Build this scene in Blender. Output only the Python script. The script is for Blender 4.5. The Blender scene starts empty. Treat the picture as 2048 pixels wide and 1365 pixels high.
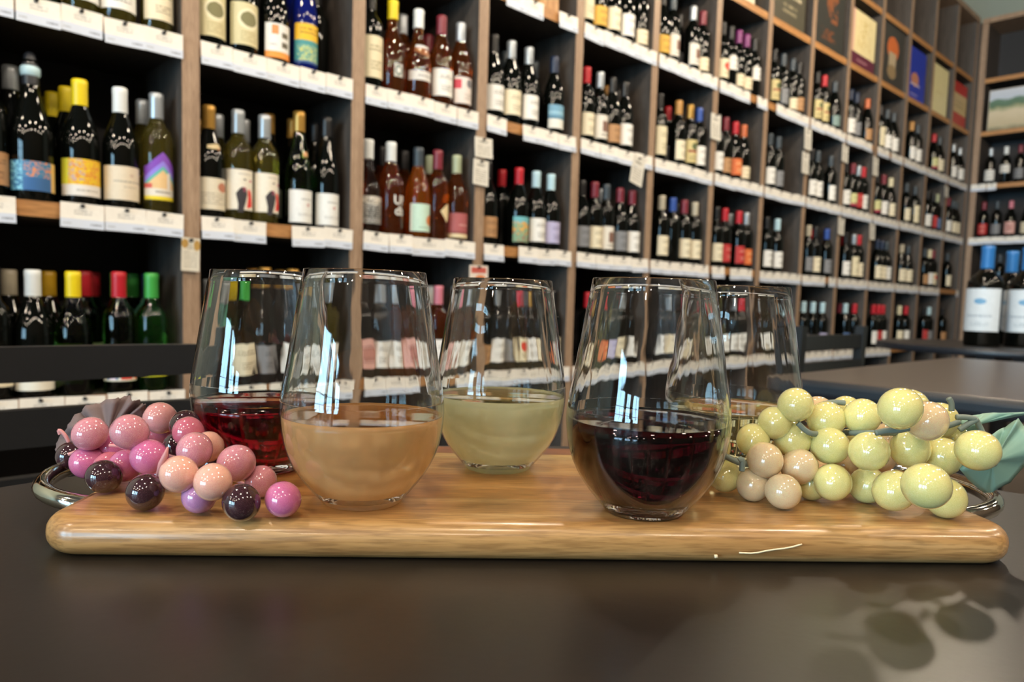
import bpy, bmesh, math, random
from math import sin, cos, pi, radians
from mathutils import Vector, Matrix

random.seed(7)
scene = bpy.context.scene
COL = scene.collection

# ------------------------------------------------------------------ camera
CAM_Z = 0.895
PITCH, ROLL = radians(4.37), radians(1.72)
fwd = Vector((0, cos(PITCH), -sin(PITCH)))
rt0, up0 = Vector((1, 0, 0)), Vector((0, sin(PITCH), cos(PITCH)))
rt = rt0 * cos(ROLL) + up0 * sin(ROLL)
up = up0 * cos(ROLL) - rt0 * sin(ROLL)
cd = bpy.data.cameras.new('camera')
cam = bpy.data.objects.new('camera', cd)
COL.objects.link(cam)
cam.matrix_world = Matrix(((rt.x, up.x, -fwd.x, 0), (rt.y, up.y, -fwd.y, 0), (rt.z, up.z, -fwd.z, CAM_Z), (0, 0, 0, 1)))
cd.sensor_fit = 'HORIZONTAL'
cd.sensor_width = 36.0
cd.lens = 1479.0 / 2048.0 * 36.0
cd.shift_y = 30.0 / 2048.0
cd.clip_start, cd.clip_end = 0.01, 60
cd.dof.use_dof = True
cd.dof.focus_distance = 0.42
cd.dof.aperture_fstop = 10.5
scene.camera = cam

# ------------------------------------------------------------------ view, world
scene.view_settings.view_transform = 'Standard'
scene.view_settings.look = 'None'
scene.view_settings.gamma = 1.0
scene.view_settings.use_curve_mapping = False
scene.view_settings.exposure = 0.12
scene.cycles.max_bounces = 12
scene.cycles.transmission_bounces = 12
scene.cycles.glossy_bounces = 5
scene.cycles.diffuse_bounces = 4
scene.cycles.transparent_max_bounces = 12
scene.cycles.use_denoising = True
scene.cycles.use_adaptive_sampling = True
scene.cycles.adaptive_threshold = 0.02
scene.cycles.sample_clamp_indirect = 6.0
scene.cycles.blur_glossy = 0.5

SKY_STRENGTH = 25.0
LAMP_POWER = 47.0
LAMP_COLOR = (1.0, 0.84, 0.65)
world = bpy.data.worlds.new('overcast_sky')
scene.world = world
world.use_nodes = True
bg = world.node_tree.nodes['Background']
bg.inputs[0].default_value = (0.43, 0.76, 1.0, 1)
bg.inputs[1].default_value = SKY_STRENGTH

# room frame: x runs along the long shelving (to the right in the photo), y goes into that wall, z up
W = 0.49062
ANG = radians(90 - 46.44)
ORG = Vector((-0.825, 1.95, 0.0))
UX = Vector((cos(ANG), sin(ANG), 0))
UY = Vector((-sin(ANG), cos(ANG), 0))
def rf(x, y, z):
    return ORG + UX * x + UY * y + Vector((0, 0, z))

# daylight enters through the openings of the window wall; portals only guide the sampling of that sky
WIN_X = -8.6
WINDOWS = [(-0.30, -2.00), (-2.60, -3.70), (-4.20, -5.20)]
WZ0, WZ1 = 0.50, 2.75
for (ya, yb) in WINDOWS:
    ld = bpy.data.lights.new('window_portal', 'AREA')
    ld.shape = 'RECTANGLE'
    ld.size, ld.size_y = abs(yb - ya), WZ1 - WZ0
    ld.cycles.is_portal = True
    lo = bpy.data.objects.new('window_portal', ld)
    COL.objects.link(lo)
    lo.location = rf(WIN_X - 0.02, (ya + yb) / 2, (WZ0 + WZ1) / 2)
    zax = -UX
    lo.matrix_world = Matrix.Translation(lo.location) @ Matrix((( UY.x, 0, zax.x), (UY.y, 0, zax.y), (0, 1, 0))).to_4x4()

# ------------------------------------------------------------------ materials
def lin(c):
    return tuple((v / 12.92 if v <= 0.04045 else ((v + 0.055) / 1.055) ** 2.4) for v in c[:3])
def hexc(h):
    return lin((int(h[0:2], 16) / 255, int(h[2:4], 16) / 255, int(h[4:6], 16) / 255))
MATS = {}
def newmat(name):
    m = bpy.data.materials.new(name)
    m.use_nodes = True
    return m, m.node_tree.nodes, m.node_tree.links, m.node_tree.nodes['Principled BSDF']
def setp(b, **k):
    nm = dict(rough='Roughness', metal='Metallic', trans='Transmission Weight', ior='IOR', coat='Coat Weight', coatr='Coat Roughness',
              sss='Subsurface Weight', spec='Specular IOR Level', emit='Emission Strength', alpha='Alpha', sheen='Sheen Weight')
    for a, v in k.items():
        if a == 'ecol': b.inputs['Emission Color'].default_value = (*v, 1)
        else: b.inputs[nm[a]].default_value = v
def mat(name, col, var=0.12, scale=18.0, stretch=(1, 1, 1), bump=0.0, **k):
    """principled surface whose colour wanders with a procedural noise"""
    if name in MATS: return MATS[name]
    m, N, L, b = newmat(name)
    col = hexc(col) if isinstance(col, str) else col
    tc = N.new('ShaderNodeTexCoord'); mp = N.new('ShaderNodeMapping'); nz = N.new('ShaderNodeTexNoise'); mx = N.new('ShaderNodeMix')
    mp.inputs['Scale'].default_value = stretch
    nz.inputs['Scale'].default_value = scale; nz.inputs['Detail'].default_value = 4
    mx.data_type = 'RGBA'
    mx.inputs[6].default_value = (*[max(0, c * (1 - var)) for c in col], 1)
    mx.inputs[7].default_value = (*[min(1, c * (1 + var)) for c in col], 1)
    L.new(tc.outputs['Object'], mp.inputs[0]); L.new(mp.outputs[0], nz.inputs['Vector'])
    L.new(nz.outputs['Fac'], mx.inputs[0]); L.new(mx.outputs[2], b.inputs['Base Color'])
    if bump:
        bp = N.new('ShaderNodeBump'); bp.inputs['Strength'].default_value = bump; bp.inputs['Distance'].default_value = 0.002
        L.new(nz.outputs['Fac'], bp.inputs['Height']); L.new(bp.outputs[0], b.inputs['Normal'])
    setp(b, **k)
    MATS[name] = m
    return m
def ramp(N, stops):
    r = N.new('ShaderNodeValToRGB')
    e = r.color_ramp.elements
    while len(e) < len(stops): e.new(0.5)
    for i, (p, c) in enumerate(stops):
        e[i].position = p; e[i].color = (*c, 1)
    return r
def wood(name, c0, c1, c2, along=(1.2, 22, 22), rough=0.38, scale=3.0, coat=0.0):
    """wood grain: stretched noise along the board"""
    if name in MATS: return MATS[name]
    m, N, L, b = newmat(name)
    tc = N.new('ShaderNodeTexCoord'); mp = N.new('ShaderNodeMapping'); mp.inputs['Scale'].default_value = along
    n1 = N.new('ShaderNodeTexNoise'); n1.inputs['Scale'].default_value = scale; n1.inputs['Detail'].default_value = 8; n1.inputs['Distortion'].default_value = 0.8
    n2 = N.new('ShaderNodeTexNoise'); n2.inputs['Scale'].default_value = scale * 9; n2.inputs['Detail'].default_value = 3
    r = ramp(N, [(0.30, hexc(c0)), (0.52, hexc(c1)), (0.74, hexc(c2))])
    mx = N.new('ShaderNodeMix'); mx.data_type = 'RGBA'; mx.blend_type = 'MULTIPLY'; mx.inputs[0].default_value = 0.55
    r2 = ramp(N, [(0.38, (0.45, 0.40, 0.36)), (0.56, (1, 1, 1))])
    L.new(tc.outputs['Object'], mp.inputs[0]); L.new(mp.outputs[0], n1.inputs['Vector']); L.new(mp.outputs[0], n2.inputs['Vector'])
    L.new(n1.outputs['Fac'], r.inputs[0]); L.new(n2.outputs['Fac'], r2.inputs[0])
    L.new(r.outputs[0], mx.inputs[6]); L.new(r2.outputs[0], mx.inputs[7]); L.new(mx.outputs[2], b.inputs['Base Color'])
    bp = N.new('ShaderNodeBump'); bp.inputs['Strength'].default_value = 0.08; bp.inputs['Distance'].default_value = 0.001
    L.new(n2.outputs['Fac'], bp.inputs['Height']); L.new(bp.outputs[0], b.inputs['Normal'])
    setp(b, rough=rough, coat=coat, coatr=0.15)
    MATS[name] = m
    return m

# ------------------------------------------------------------------ mesh helpers
def mesh(name, verts, faces, smooth=False, mats=None, fmat=None, uvs=None):
    me = bpy.data.meshes.new(name)
    me.from_pydata([tuple(v) for v in verts], [], faces)
    if smooth:
        me.polygons.foreach_set('use_smooth', [True] * len(me.polygons))
    for m in (mats or []): me.materials.append(m)
    if fmat: me.polygons.foreach_set('material_index', fmat)
    if uvs is not None:
        ul = me.uv_layers.new(name='UVMap')
        for lp in me.loops: ul.data[lp.index].uv = uvs[lp.vertex_index]
    me.update()
    return me
def frombm(name, bm, m=None, smooth=False):
    me = bpy.data.meshes.new(name)
    bm.to_mesh(me); bm.free()
    if m: me.materials.append(m)
    if smooth: me.polygons.foreach_set('use_smooth', [True] * len(me.polygons))
    return me
def ob(name, me, parent=None, loc=(0, 0, 0), rotz=0.0, **tags):
    o = bpy.data.objects.new(name, me)
    COL.objects.link(o)
    o.location = loc
    o.rotation_euler = (0, 0, rotz)
    if parent: o.parent = parent
    for k, v in tags.items(): o[k] = v
    return o
def thing(name, label, category, loc=(0, 0, 0), rotz=0.0, group=None):
    o = ob(name, None, None, loc, rotz, label=label, category=category)
    if group: o['group'] = group
    return o
def struct(name, me, loc=(0, 0, 0), rotz=0.0, label=None):
    o = ob(name, me, None, loc, rotz, kind='structure')
    if label: o['label'] = label
    return o
def boxes(L):
    """verts, faces of several boxes (x0,x1,y0,y1,z0,z1)"""
    V, F = [], []
    for (a, b, c, d, e, f) in L:
        n = len(V)
        V += [(a, c, e), (b, c, e), (b, d, e), (a, d, e), (a, c, f), (b, c, f), (b, d, f), (a, d, f)]
        F += [[n, n + 3, n + 2, n + 1], [n + 4, n + 5, n + 6, n + 7], [n, n + 1, n + 5, n + 4], [n + 1, n + 2, n + 6, n + 5], [n + 2, n + 3, n + 7, n + 6], [n + 3, n, n + 4, n + 7]]
    return V, F
def box_me(name, b, m, bevel=0.0, seg=2):
    bm = bmesh.new()
    V, F = boxes([b])
    vs = [bm.verts.new(v) for v in V]
    for f in F: bm.faces.new([vs[i] for i in f])
    if bevel: bmesh.ops.bevel(bm, geom=list(bm.edges), offset=bevel, segments=seg, affect='EDGES', profile=0.5)
    return frombm(name, bm, m, smooth=False)
def lathe(name, prof, n=28, m=None, close=False, smooth=True):
    """revolve [(r,z),...] about z"""
    V, F = [], []
    idx = []
    for (r, z) in prof:
        if r < 1e-6:
            idx.append([len(V)]); V.append((0, 0, z))
        else:
            idx.append(list(range(len(V), len(V) + n)))
            V += [(r * cos(2 * pi * k / n), r * sin(2 * pi * k / n), z) for k in range(n)]
    pairs = list(zip(idx, idx[1:])) + ([(idx[-1], idx[0])] if close else [])
    for A, B in pairs:
        for k in range(n):
            k2 = (k + 1) % n
            if len(A) == 1 and len(B) == 1: continue
            if len(A) == 1: F.append([A[0], B[k2], B[k]])
            elif len(B) == 1: F.append([A[k], A[k2], B[0]])
            else: F.append([A[k], A[k2], B[k2], B[k]])
    return mesh(name, V, F, smooth, [m] if m else None)
def tube(name, pts, r, m, n=8, closed_ends=True, radii=None, smooth_pts=0):
    pts = [Vector(p) for p in pts]
    for _ in range(smooth_pts):
        q = [pts[0]]
        for a, b in zip(pts, pts[1:]): q += [a * .75 + b * .25, a * .25 + b * .75]
        q.append(pts[-1]); pts = q
    V, F = [], []
    ref = Vector((0.13, 0.21, 0.97))
    for i, p in enumerate(pts):
        t = (pts[min(i + 1, len(pts) - 1)] - pts[max(i - 1, 0)]).normalized()
        a = t.cross(ref)
        if a.length < 1e-4: a = t.cross(Vector((1, 0, 0)))
        a.normalize(); b = t.cross(a)
        rr = radii[i] if radii and len(radii) == len(pts) else r
        V += [p + (a * cos(2 * pi * k / n) + b * sin(2 * pi * k / n)) * rr for k in range(n)]
    for i in range(len(pts) - 1):
        for k in range(n):
            F.append([i * n + k, i * n + (k + 1) % n, (i + 1) * n + (k + 1) % n, (i + 1) * n + k])
    F.append(list(range(n))[::-1]); F.append([(len(pts) - 1) * n + k for k in range(n)])
    return mesh(name, V, F, True, [m])

# ------------------------------------------------------------------ shared materials
M_EDGE = wood('stile_laminate', '8E755F', 'A0866E', 'AE957D', along=(20, 20, 1.0), rough=0.5)
M_SHELF_EDGE = wood('shelf_edge_wood', '96683C', 'B98650', 'CC9C64', along=(1.0, 20, 20), rough=0.5)
M_PANEL = wood('panel_laminate', '413C38', '4B4540', '554D48', along=(14, 14, 1.0), rough=0.5)
M_BACKP = mat('back_panel_dark', '1D1C1F', rough=0.6)
M_CEIL = mat('open_ceiling_charcoal', '3A3B3C', var=0.08, rough=0.9)
M_DARKW = mat('far_wall_brown', '453C35', var=0.15, rough=0.8)
M_WALL = mat('wall_paint_grey_green', '8C958C', var=0.05, rough=0.85)
M_FLOOR = mat('sealed_concrete_floor', '6E655C', var=0.25, scale=3.0, rough=0.35)
M_WINF = mat('window_frame_black', '17181A', rough=0.4)
M_TABLE = mat('black_brown_laminate', '1E1A18', var=0.10, scale=220, rough=0.32, bump=0.02)
M_TEDGE = mat('navy_black_edge', '1B222C', var=0.08, rough=0.33)
M_BLACK = mat('black_powder_coat', '16181B', var=0.12, scale=60, rough=0.42)
M_CHROME = mat('polished_steel', 'DCD6C8', var=0.04, metal=1.0, rough=0.09)
M_BRASS = mat('lamp_metal', '2A2622', metal=0.7, rough=0.4)

# ------------------------------------------------------------------ room shell (room frame)
XA, XB, YB, ZT = WIN_X, 13 * W + 0.46, -5.6, 4.3
def rstruct(name, L, m, label=None):
    V, F = boxes(L)
    return struct(name, mesh(name, V, F, False, [m]), ORG, ANG, label)
rstruct('floor', [(XA - .2, XB + .2, YB - .2, .6, -0.12, 0.0)], M_FLOOR)
rstruct('ceiling', [(XA - .2, XB + .2, YB - .2, .6, ZT, ZT + .12)], M_CEIL)
rstruct('wall_left', [(XA - .2, XB + .2, .40, .55, 0, ZT)], M_WALL)
rstruct('wall_right', [(XB, XB + .15, YB, .40, 0, ZT)], M_WALL)
rstruct('wall_front', [(XA - .2, XB + .2, YB - .15, YB, 0, ZT)], M_DARKW)
L = [(XA - .15, XA, YB, .40, 0, WZ0), (XA - .15, XA, YB, .40, WZ1, ZT)]
ys = [.40] + [v for w in WINDOWS for v in w] + [YB]
for i in range(0, len(ys), 2): L.append((XA - .15, XA, ys[i + 1], ys[i], WZ0, WZ1))
rstruct('wall_back', L, M_DARKW)
m, N, Lk, b = newmat('window_pane_glass')
tr = N.new('ShaderNodeBsdfTransparent'); gl = N.new('ShaderNodeBsdfGlossy'); fr = N.new('ShaderNodeFresnel'); ms = N.new('ShaderNodeMixShader')
gl.inputs['Roughness'].default_value = 0.0; fr.inputs[0].default_value = 1.45
N.remove(b)
Lk.new(fr.outputs[0], ms.inputs[0]); Lk.new(tr.outputs[0], ms.inputs[1]); Lk.new(gl.outputs[0], ms.inputs[2]); Lk.new(ms.outputs[0], N['Material Output'].inputs[0])
M_PANE = m
for i, (ya, yb) in enumerate(WINDOWS):
    w = ob('window_%d' % (i + 1), None, None, ORG, ANG, kind='structure')
    xm, t = XA - .08, .022
    for yy in (ya - t, (ya + yb) / 2, yb + t):
        ob('mullion', box_me('mullion', (xm - .03, xm + .03, yy - t, yy + t, WZ0, WZ1), M_WINF), w)
    zs = [WZ0 + t, WZ0 + .75, WZ0 + 1.5, WZ1 - t]
    for zz in zs:
        ob('transom', box_me('transom', (xm - .03, xm + .03, yb + 2 * t, ya - 2 * t, zz - t, zz + t), M_WINF), w)
    for (p, q) in ((ya, (ya + yb) / 2), ((ya + yb) / 2, yb)):
        for z0, z1 in zip(zs, zs[1:]):
            ob('pane', mesh('pane', [(xm, p - t, z0), (xm, q + t, z0), (xm, q + t, z1), (xm, p - t, z1)], [[0, 1, 2, 3]], False, [M_PANE]), w)

# pendant lamps (outside the frame; their bulbs light the shop and glint in glass)
M_BULB = bpy.data.materials.new('bulb_glow'); M_BULB.use_nodes = True
setp(M_BULB.node_tree.nodes['Principled BSDF'], emit=30.0, ecol=LAMP_COLOR)
shade_me = lathe('lamp_shade', [(.018, .16), (.03, .15), (.055, .10), (.085, .0), (.082, .0), (.052, .098), (.028, .146), (.016, .156)], 24, M_BRASS)
bulb_me = lathe('bulb', [(0, -.02), (.02, -.012), (.027, .005), (.022, .028), (.012, .045), (.012, .06)], 14, M_BULB)
cord_me = tube('cord', [(0, 0, .155), (0, 0, ZT - 3.05)], .004, M_BLACK, 6)
rose_me = lathe('ceiling_rose', [(0, ZT - 3.05), (.05, ZT - 3.05), (.05, ZT - 3.08), (0, ZT - 3.08)], 16, M_BRASS)
k = 0
LAMPS = [(x, y) for x in (-5.6, -4.1, -2.6, -1.1, .4, 1.9, 3.4) for y in (-.95, -2.5, -4.0)]
for (x, y) in LAMPS:
    k += 1
    t = thing('pendant_lamp', 'dark metal pendant lamp hanging from the ceiling above the tables', 'lamp', rf(x, y, 3.05), 0, 'pendant lamps over the tasting tables')
    for nm, me in (('lamp_shade', shade_me), ('bulb', bulb_me), ('cord', cord_me), ('ceiling_rose', rose_me)): ob(nm, me, t)
    pl = bpy.data.lights.new('lamp_light', 'POINT')
    pl.energy = LAMP_POWER; pl.color = LAMP_COLOR; pl.shadow_soft_size = .065
    lo = bpy.data.objects.new('lamp_light', pl); COL.objects.link(lo); lo.parent = t; lo.location = (0, 0, -.07)

# ------------------------------------------------------------------ shelving
ROWZ = {4: .18, 3: .633, 2: 1.087, 1: 1.531, 0: 1.976, -1: 2.414, -2: 2.848}
TOPZ, SHD, ST, BT = 3.30, .36, .044, .036
N0, N1 = -2, 13
def upright_me(h):
    V, F = boxes([(-ST, 0, 0, SHD, 0, h)])
    return mesh('upright', V, F, False, [M_PANEL, M_EDGE], [0, 0, 1, 0, 0, 0])
def board_me(w):
    V, F = boxes([(0, w, .006, SHD, -BT, 0)])
    return mesh('shelf_board', V, F, False, [M_PANEL, M_SHELF_EDGE], [0, 0, 1, 0, 0, 0])
UPR, BRD = upright_me(TOPZ), board_me(W - ST)
def shelving(name, label, loc, rot, n0, n1):
    t = thing(name, label, 'shelving', loc, rot)
    for n in range(n0, n1 + 1):
        ob('upright', UPR, t, (n * W, 0, 0))
        if n < n1:
            for r, z in ROWZ.items(): ob('shelf_board', BRD, t, (n * W, 0, z))
    ob('top_board', box_me('top_board', (n0 * W - ST, n1 * W, -.01, SHD, TOPZ, TOPZ + .04), M_EDGE), t)
    V, F = boxes([(n0 * W - ST, n1 * W, SHD, SHD + .012, 0, TOPZ)])
    ob('back_panel', mesh('back_panel', V, F, False, [M_BACKP]), t)
    ob('plinth', box_me('plinth', (n0 * W, n1 * W, .03, .05, 0, .14), M_BLACK), t)
    return t
shelving('wall_shelving', 'long grey-brown wall shelving of square bays filled with wine bottles', ORG, ANG, N0, N1)
RX = 13 * W + .05
ANG2 = ANG - pi / 2
RORG = rf(RX, -.06, 0)
shelving('corner_shelving', 'grey-brown wine shelving on the end wall at the far right corner', RORG, ANG2, 0, 3)
def rrf(x, y, z):      # frame of the right-hand unit
    return RORG + Vector((cos(ANG2), sin(ANG2), 0)) * x + Vector((-sin(ANG2), cos(ANG2), 0)) * y + Vector((0, 0, z))

ob('corner_post', box_me('corner_post', (-.10, -ST, -.049, .05, 0, TOPZ), M_PANEL), bpy.data.objects['corner_shelving'])

# ------------------------------------------------------------------ tables and chairs
def round_table(name, label, loc, R=.5, h=.76):
    t = thing(name, label, 'table', (loc[0], loc[1], 0))
    th = .030
    prof = [(0, h), (R - .010, h), (R - .004, h - .002), (R, h - .008), (R, h - th + .006), (R - .004, h - th), (0, h - th)]
    me = lathe('tabletop', prof, 96, None)
    me.materials.append(M_TABLE); me.materials.append(M_TEDGE)
    for p in me.polygons:
        z = sum(me.vertices[i].co.z for i in p.vertices) / len(p.vertices)
        p.material_index = 0 if z > h - .001 else 1
        if z > h - .001: p.use_smooth = False
    ob('tabletop', me, t)
    ob('pedestal', lathe('pedestal', [(.035, .05), (.035, h - .05), (.12, h - .035), (.12, h - th)], 24, M_BLACK), t)
    ob('base_disc', lathe('base_disc', [(0, 0), (.27, 0), (.27, .012), (.06, .03), (.035, .06), (0, .06)], 40, M_BLACK), t)
    return t
TAB = (0.055, 0.191)
round_table('round_table', 'round black tasting table carrying the wooden board and five wine glasses', TAB)
round_table('round_table', 'round dark table under the big blue-capped bottles before the corner shelving', (2.13, 3.20))
# rectangular table behind the pale grapes
x0, x1, y0, y1 = .626, 1.769, -2.18, -1.27
t = thing('rectangular_table', 'dark rectangular table with navy edge behind the pale grapes', 'table', rf((x0 + x1) / 2, (y0 + y1) / 2, 0), ANG)
hx, hy = (x1 - x0) / 2, (y1 - y0) / 2
bm = bmesh.new()
V, F = boxes([(-hx, hx, -hy, hy, .724, .76)])
vs = [bm.verts.new(v) for v in V]
for f in F: bm.faces.new([vs[i] for i in f])
bmesh.ops.bevel(bm, geom=[e for e in bm.edges if abs(e.verts[0].co.z - e.verts[1].co.z) > .01], offset=.03, segments=5, affect='EDGES', profile=.5)
bm.normal_update()
bmesh.ops.bevel(bm, geom=[e for e in bm.edges if abs(e.verts[0].co.z - e.verts[1].co.z) < .001 and len(e.link_faces) == 2 and abs(e.link_faces[0].normal.z) + abs(e.link_faces[1].normal.z) < 1.5], offset=.012, segments=4, affect='EDGES', profile=.5)
me = frombm('tabletop', bm)
me.materials.append(mat('sheen_lightened_laminate', '4E463F', var=.08, scale=200, rough=.3)); me.materials.append(M_TEDGE)  # dark laminate with its base colour lightened to stand in for reflected room light
for p in me.polygons: p.material_index = 0 if p.normal.z > .98 else 1
ob('tabletop', me, t)
for sx in (-1, 1):
    ob('pedestal', lathe('pedestal', [(.035, .04), (.035, .70), (.10, .712), (.10, .724)], 20, M_BLACK), t, (sx * .33, 0, 0))
    ob('base_foot', box_me('base_foot', (-.03, .03, -.33, .33, 0, .04), M_BLACK, .008), t, (sx * .33, 0, 0))

def bent_rail(name, w, z0, z1, bow, y, th=.018, n=12):
    V, F = [], []
    for i in range(n + 1):
        x = -w / 2 + w * i / n
        yy = y + bow * (1 - (2 * x / w) ** 2)
        dz = .004 * (1 - (2 * x / w) ** 2)
        V += [(x, yy - th / 2, z0 - dz), (x, yy + th / 2, z0 - dz), (x, yy + th / 2, z1), (x, yy - th / 2, z1)]
    for i in range(n):
        for k in range(4):
            F.append([i * 4 + k, i * 4 + (k + 1) % 4, (i + 1) * 4 + (k + 1) % 4, (i + 1) * 4 + k])
    F += [[3, 2, 1, 0], [n * 4 + k for k in range(4)]]
    return mesh(name, V, F, False, [M_BLACK])
def chair(label, loc, rot):
    """ladder-back chair, back rails at y=0, seat towards -y"""
    t = thing('ladder_back_chair', label, 'chair', loc, rot, 'black ladder-back chairs')
    for sx in (-1, 1):
        V, F = boxes([(-.016, .016, -.012, .014, 0, .845)])
        V = [(x, y - (.0 if z > .4 else -.03), z) for (x, y, z) in V]
        ob('rear_post', mesh('rear_post', V, F, False, [M_BLACK]), t, (sx * .208, 0, 0))
        ob('front_leg', box_me('front_leg', (-.016, .016, -.016, .016, 0, .43), M_BLACK, .004), t, (sx * .19, -.39, 0))
        ob('side_stretcher', box_me('side_stretcher', (-.009, .009, -.39, .0, .20, .225), M_BLACK), t, (sx * .198, 0, 0))
    for (a, b) in ((.779, .819), (.697, .741), (.612, .656)):
        ob('back_rail', bent_rail('back_rail', .40, a, b, .018, .0), t)
    ob('seat', box_me('seat', (-.215, .215, -.42, -.01, .43, .465), M_BLACK, .012, 3), t)
    ob('front_stretcher', box_me('front_stretcher', (-.19, .19, -.399, -.381, .26, .285), M_BLACK), t)
    return t
chair('black ladder-back chair behind the pink grapes, mostly left of the photo edge', Vector((-.412, 1.069, 0)) - UX * .225, ANG)
chair('black ladder-back chair farther back, tucked in behind the rectangular table', Vector((.786, 2.021, 0)) * .5 + Vector((1.090, 2.310, 0)) * .5, ANG)

# ------------------------------------------------------------------ serving board (local frame: x long, y away, z up)
BTOP = .78
BROT = math.atan(.0577)
t = thing('serving_board', 'long golden wooden serving board with rounded edge and steel loop handles', 'board', (0.0150, 0.4735, .76), BROT)
def board_solid():
    hx, hy, rc, rr, hh = .2575, .1035, .022, .0092, .020
    P = []
    for cx, cy, a0 in ((hx, hy, 0), (-hx, hy, 90), (-hx, -hy, 180), (hx, -hy, 270)):
        sx, sy = (1 if cx > 0 else -1), (1 if cy > 0 else -1)
        for k in range(9):
            a = radians(a0 + 90 * k / 8)
            P.append((cx - sx * rc, cy - sy * rc, cos(a), sin(a)))
    rings = []
    for (ins, z) in [(rr * (1 - sin(radians(q))), rr * (1 - cos(radians(q)))) for q in (0, 18, 36, 54, 72, 90)] + [(rr * (1 - cos(radians(q))), hh - rr + rr * sin(radians(q))) for q in (0, 18, 36, 54, 72, 90)]:
        rings.append([(bx + nx * (rc - ins), by + ny * (rc - ins), z) for (bx, by, nx, ny) in P])
    bm = bmesh.new()
    R = [[bm.verts.new(p) for p in ring] for ring in rings]
    n = len(P)
    for a, b in zip(R, R[1:]):
        for k in range(n): bm.faces.new([a[k], a[(k + 1) % n], b[(k + 1) % n], b[k]])
    bm.faces.new(R[0][::-1]); bm.faces.new(R[-1])
    return bm
PL = [(-.2, -.052, 'a'), (-.052, .006, 'b'), (.006, .055, 'c'), (.055, .072, 'd'), (.072, .2, 'e')]
WM = {'a': wood('board_wood_a', '9A6E40', 'B58A55', 'C6A06E', along=(2.0, 26, 26), rough=.32, coat=.3),
      'b': wood('board_wood_b', '9C6A38', 'AE7B44', 'BE8F58', along=(1.8, 24, 24), rough=.32, coat=.3),
      'c': wood('board_wood_c', 'A67844', 'BC8E52', 'CCA468', along=(1.6, 22, 22), rough=.32, coat=.3),
      'd': wood('board_wood_d', 'B48C54', 'C6A262', 'D4B67C', along=(1.6, 22, 22), rough=.32, coat=.3),
      'e': wood('board_wood_e', '7C4B28', '91592F', 'A46A3B', along=(1.8, 24, 24), rough=.32, coat=.3)}
for (ya, yb, key) in PL:
    bm = board_solid()
    for (yy, nrm) in ((ya, (0, -1, 0)), (yb, (0, 1, 0))):
        if abs(yy) > .15: continue
        yy2 = yy - nrm[1] * .00015
        res = bmesh.ops.bisect_plane(bm, geom=list(bm.verts) + list(bm.edges) + list(bm.faces), plane_co=(0, yy2, 0), plane_no=nrm, clear_outer=True)
        ed = [g for g in res['geom_cut'] if isinstance(g, bmesh.types.BMEdge)]
        bmesh.ops.holes_fill(bm, edges=ed)
    me = frombm('plank', bm, WM[key])
    for p in me.polygons: p.use_smooth = abs(p.normal.z) < .99 and abs(p.normal.y) < .9999
    ob('plank', me, t)
for sx in (-1, 1):
    pts = [(sx * .232, -.052, .012), (sx * .262, -.054, .014), (sx * .288, -.040, .0175), (sx * .297, -.010, .0195), (sx * .294, .026, .0195), (sx * .280, .050, .0175), (sx * .258, .060, .014), (sx * .232, .060, .012)]
    ob('handle', tube('handle', pts, .0052, M_CHROME, 14, smooth_pts=2), t)
M_SCR = mat('pale_scratch', 'EBD9B4', rough=.7)
pts = [(.100, -.1044, .0075), (.108, -.1044, .0072), (.116, -.1046, .0092), (.126, -.1048, .0105), (.133, -.1046, .0125)]
ob('scratch', tube('scratch', pts, .00045, M_SCR, 6, smooth_pts=1), t)
ob('scratch', tube('scratch', [(.087, -.1046, .0055), (.0885, -.1046, .0056)], .0010, M_SCR, 6), t)

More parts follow.
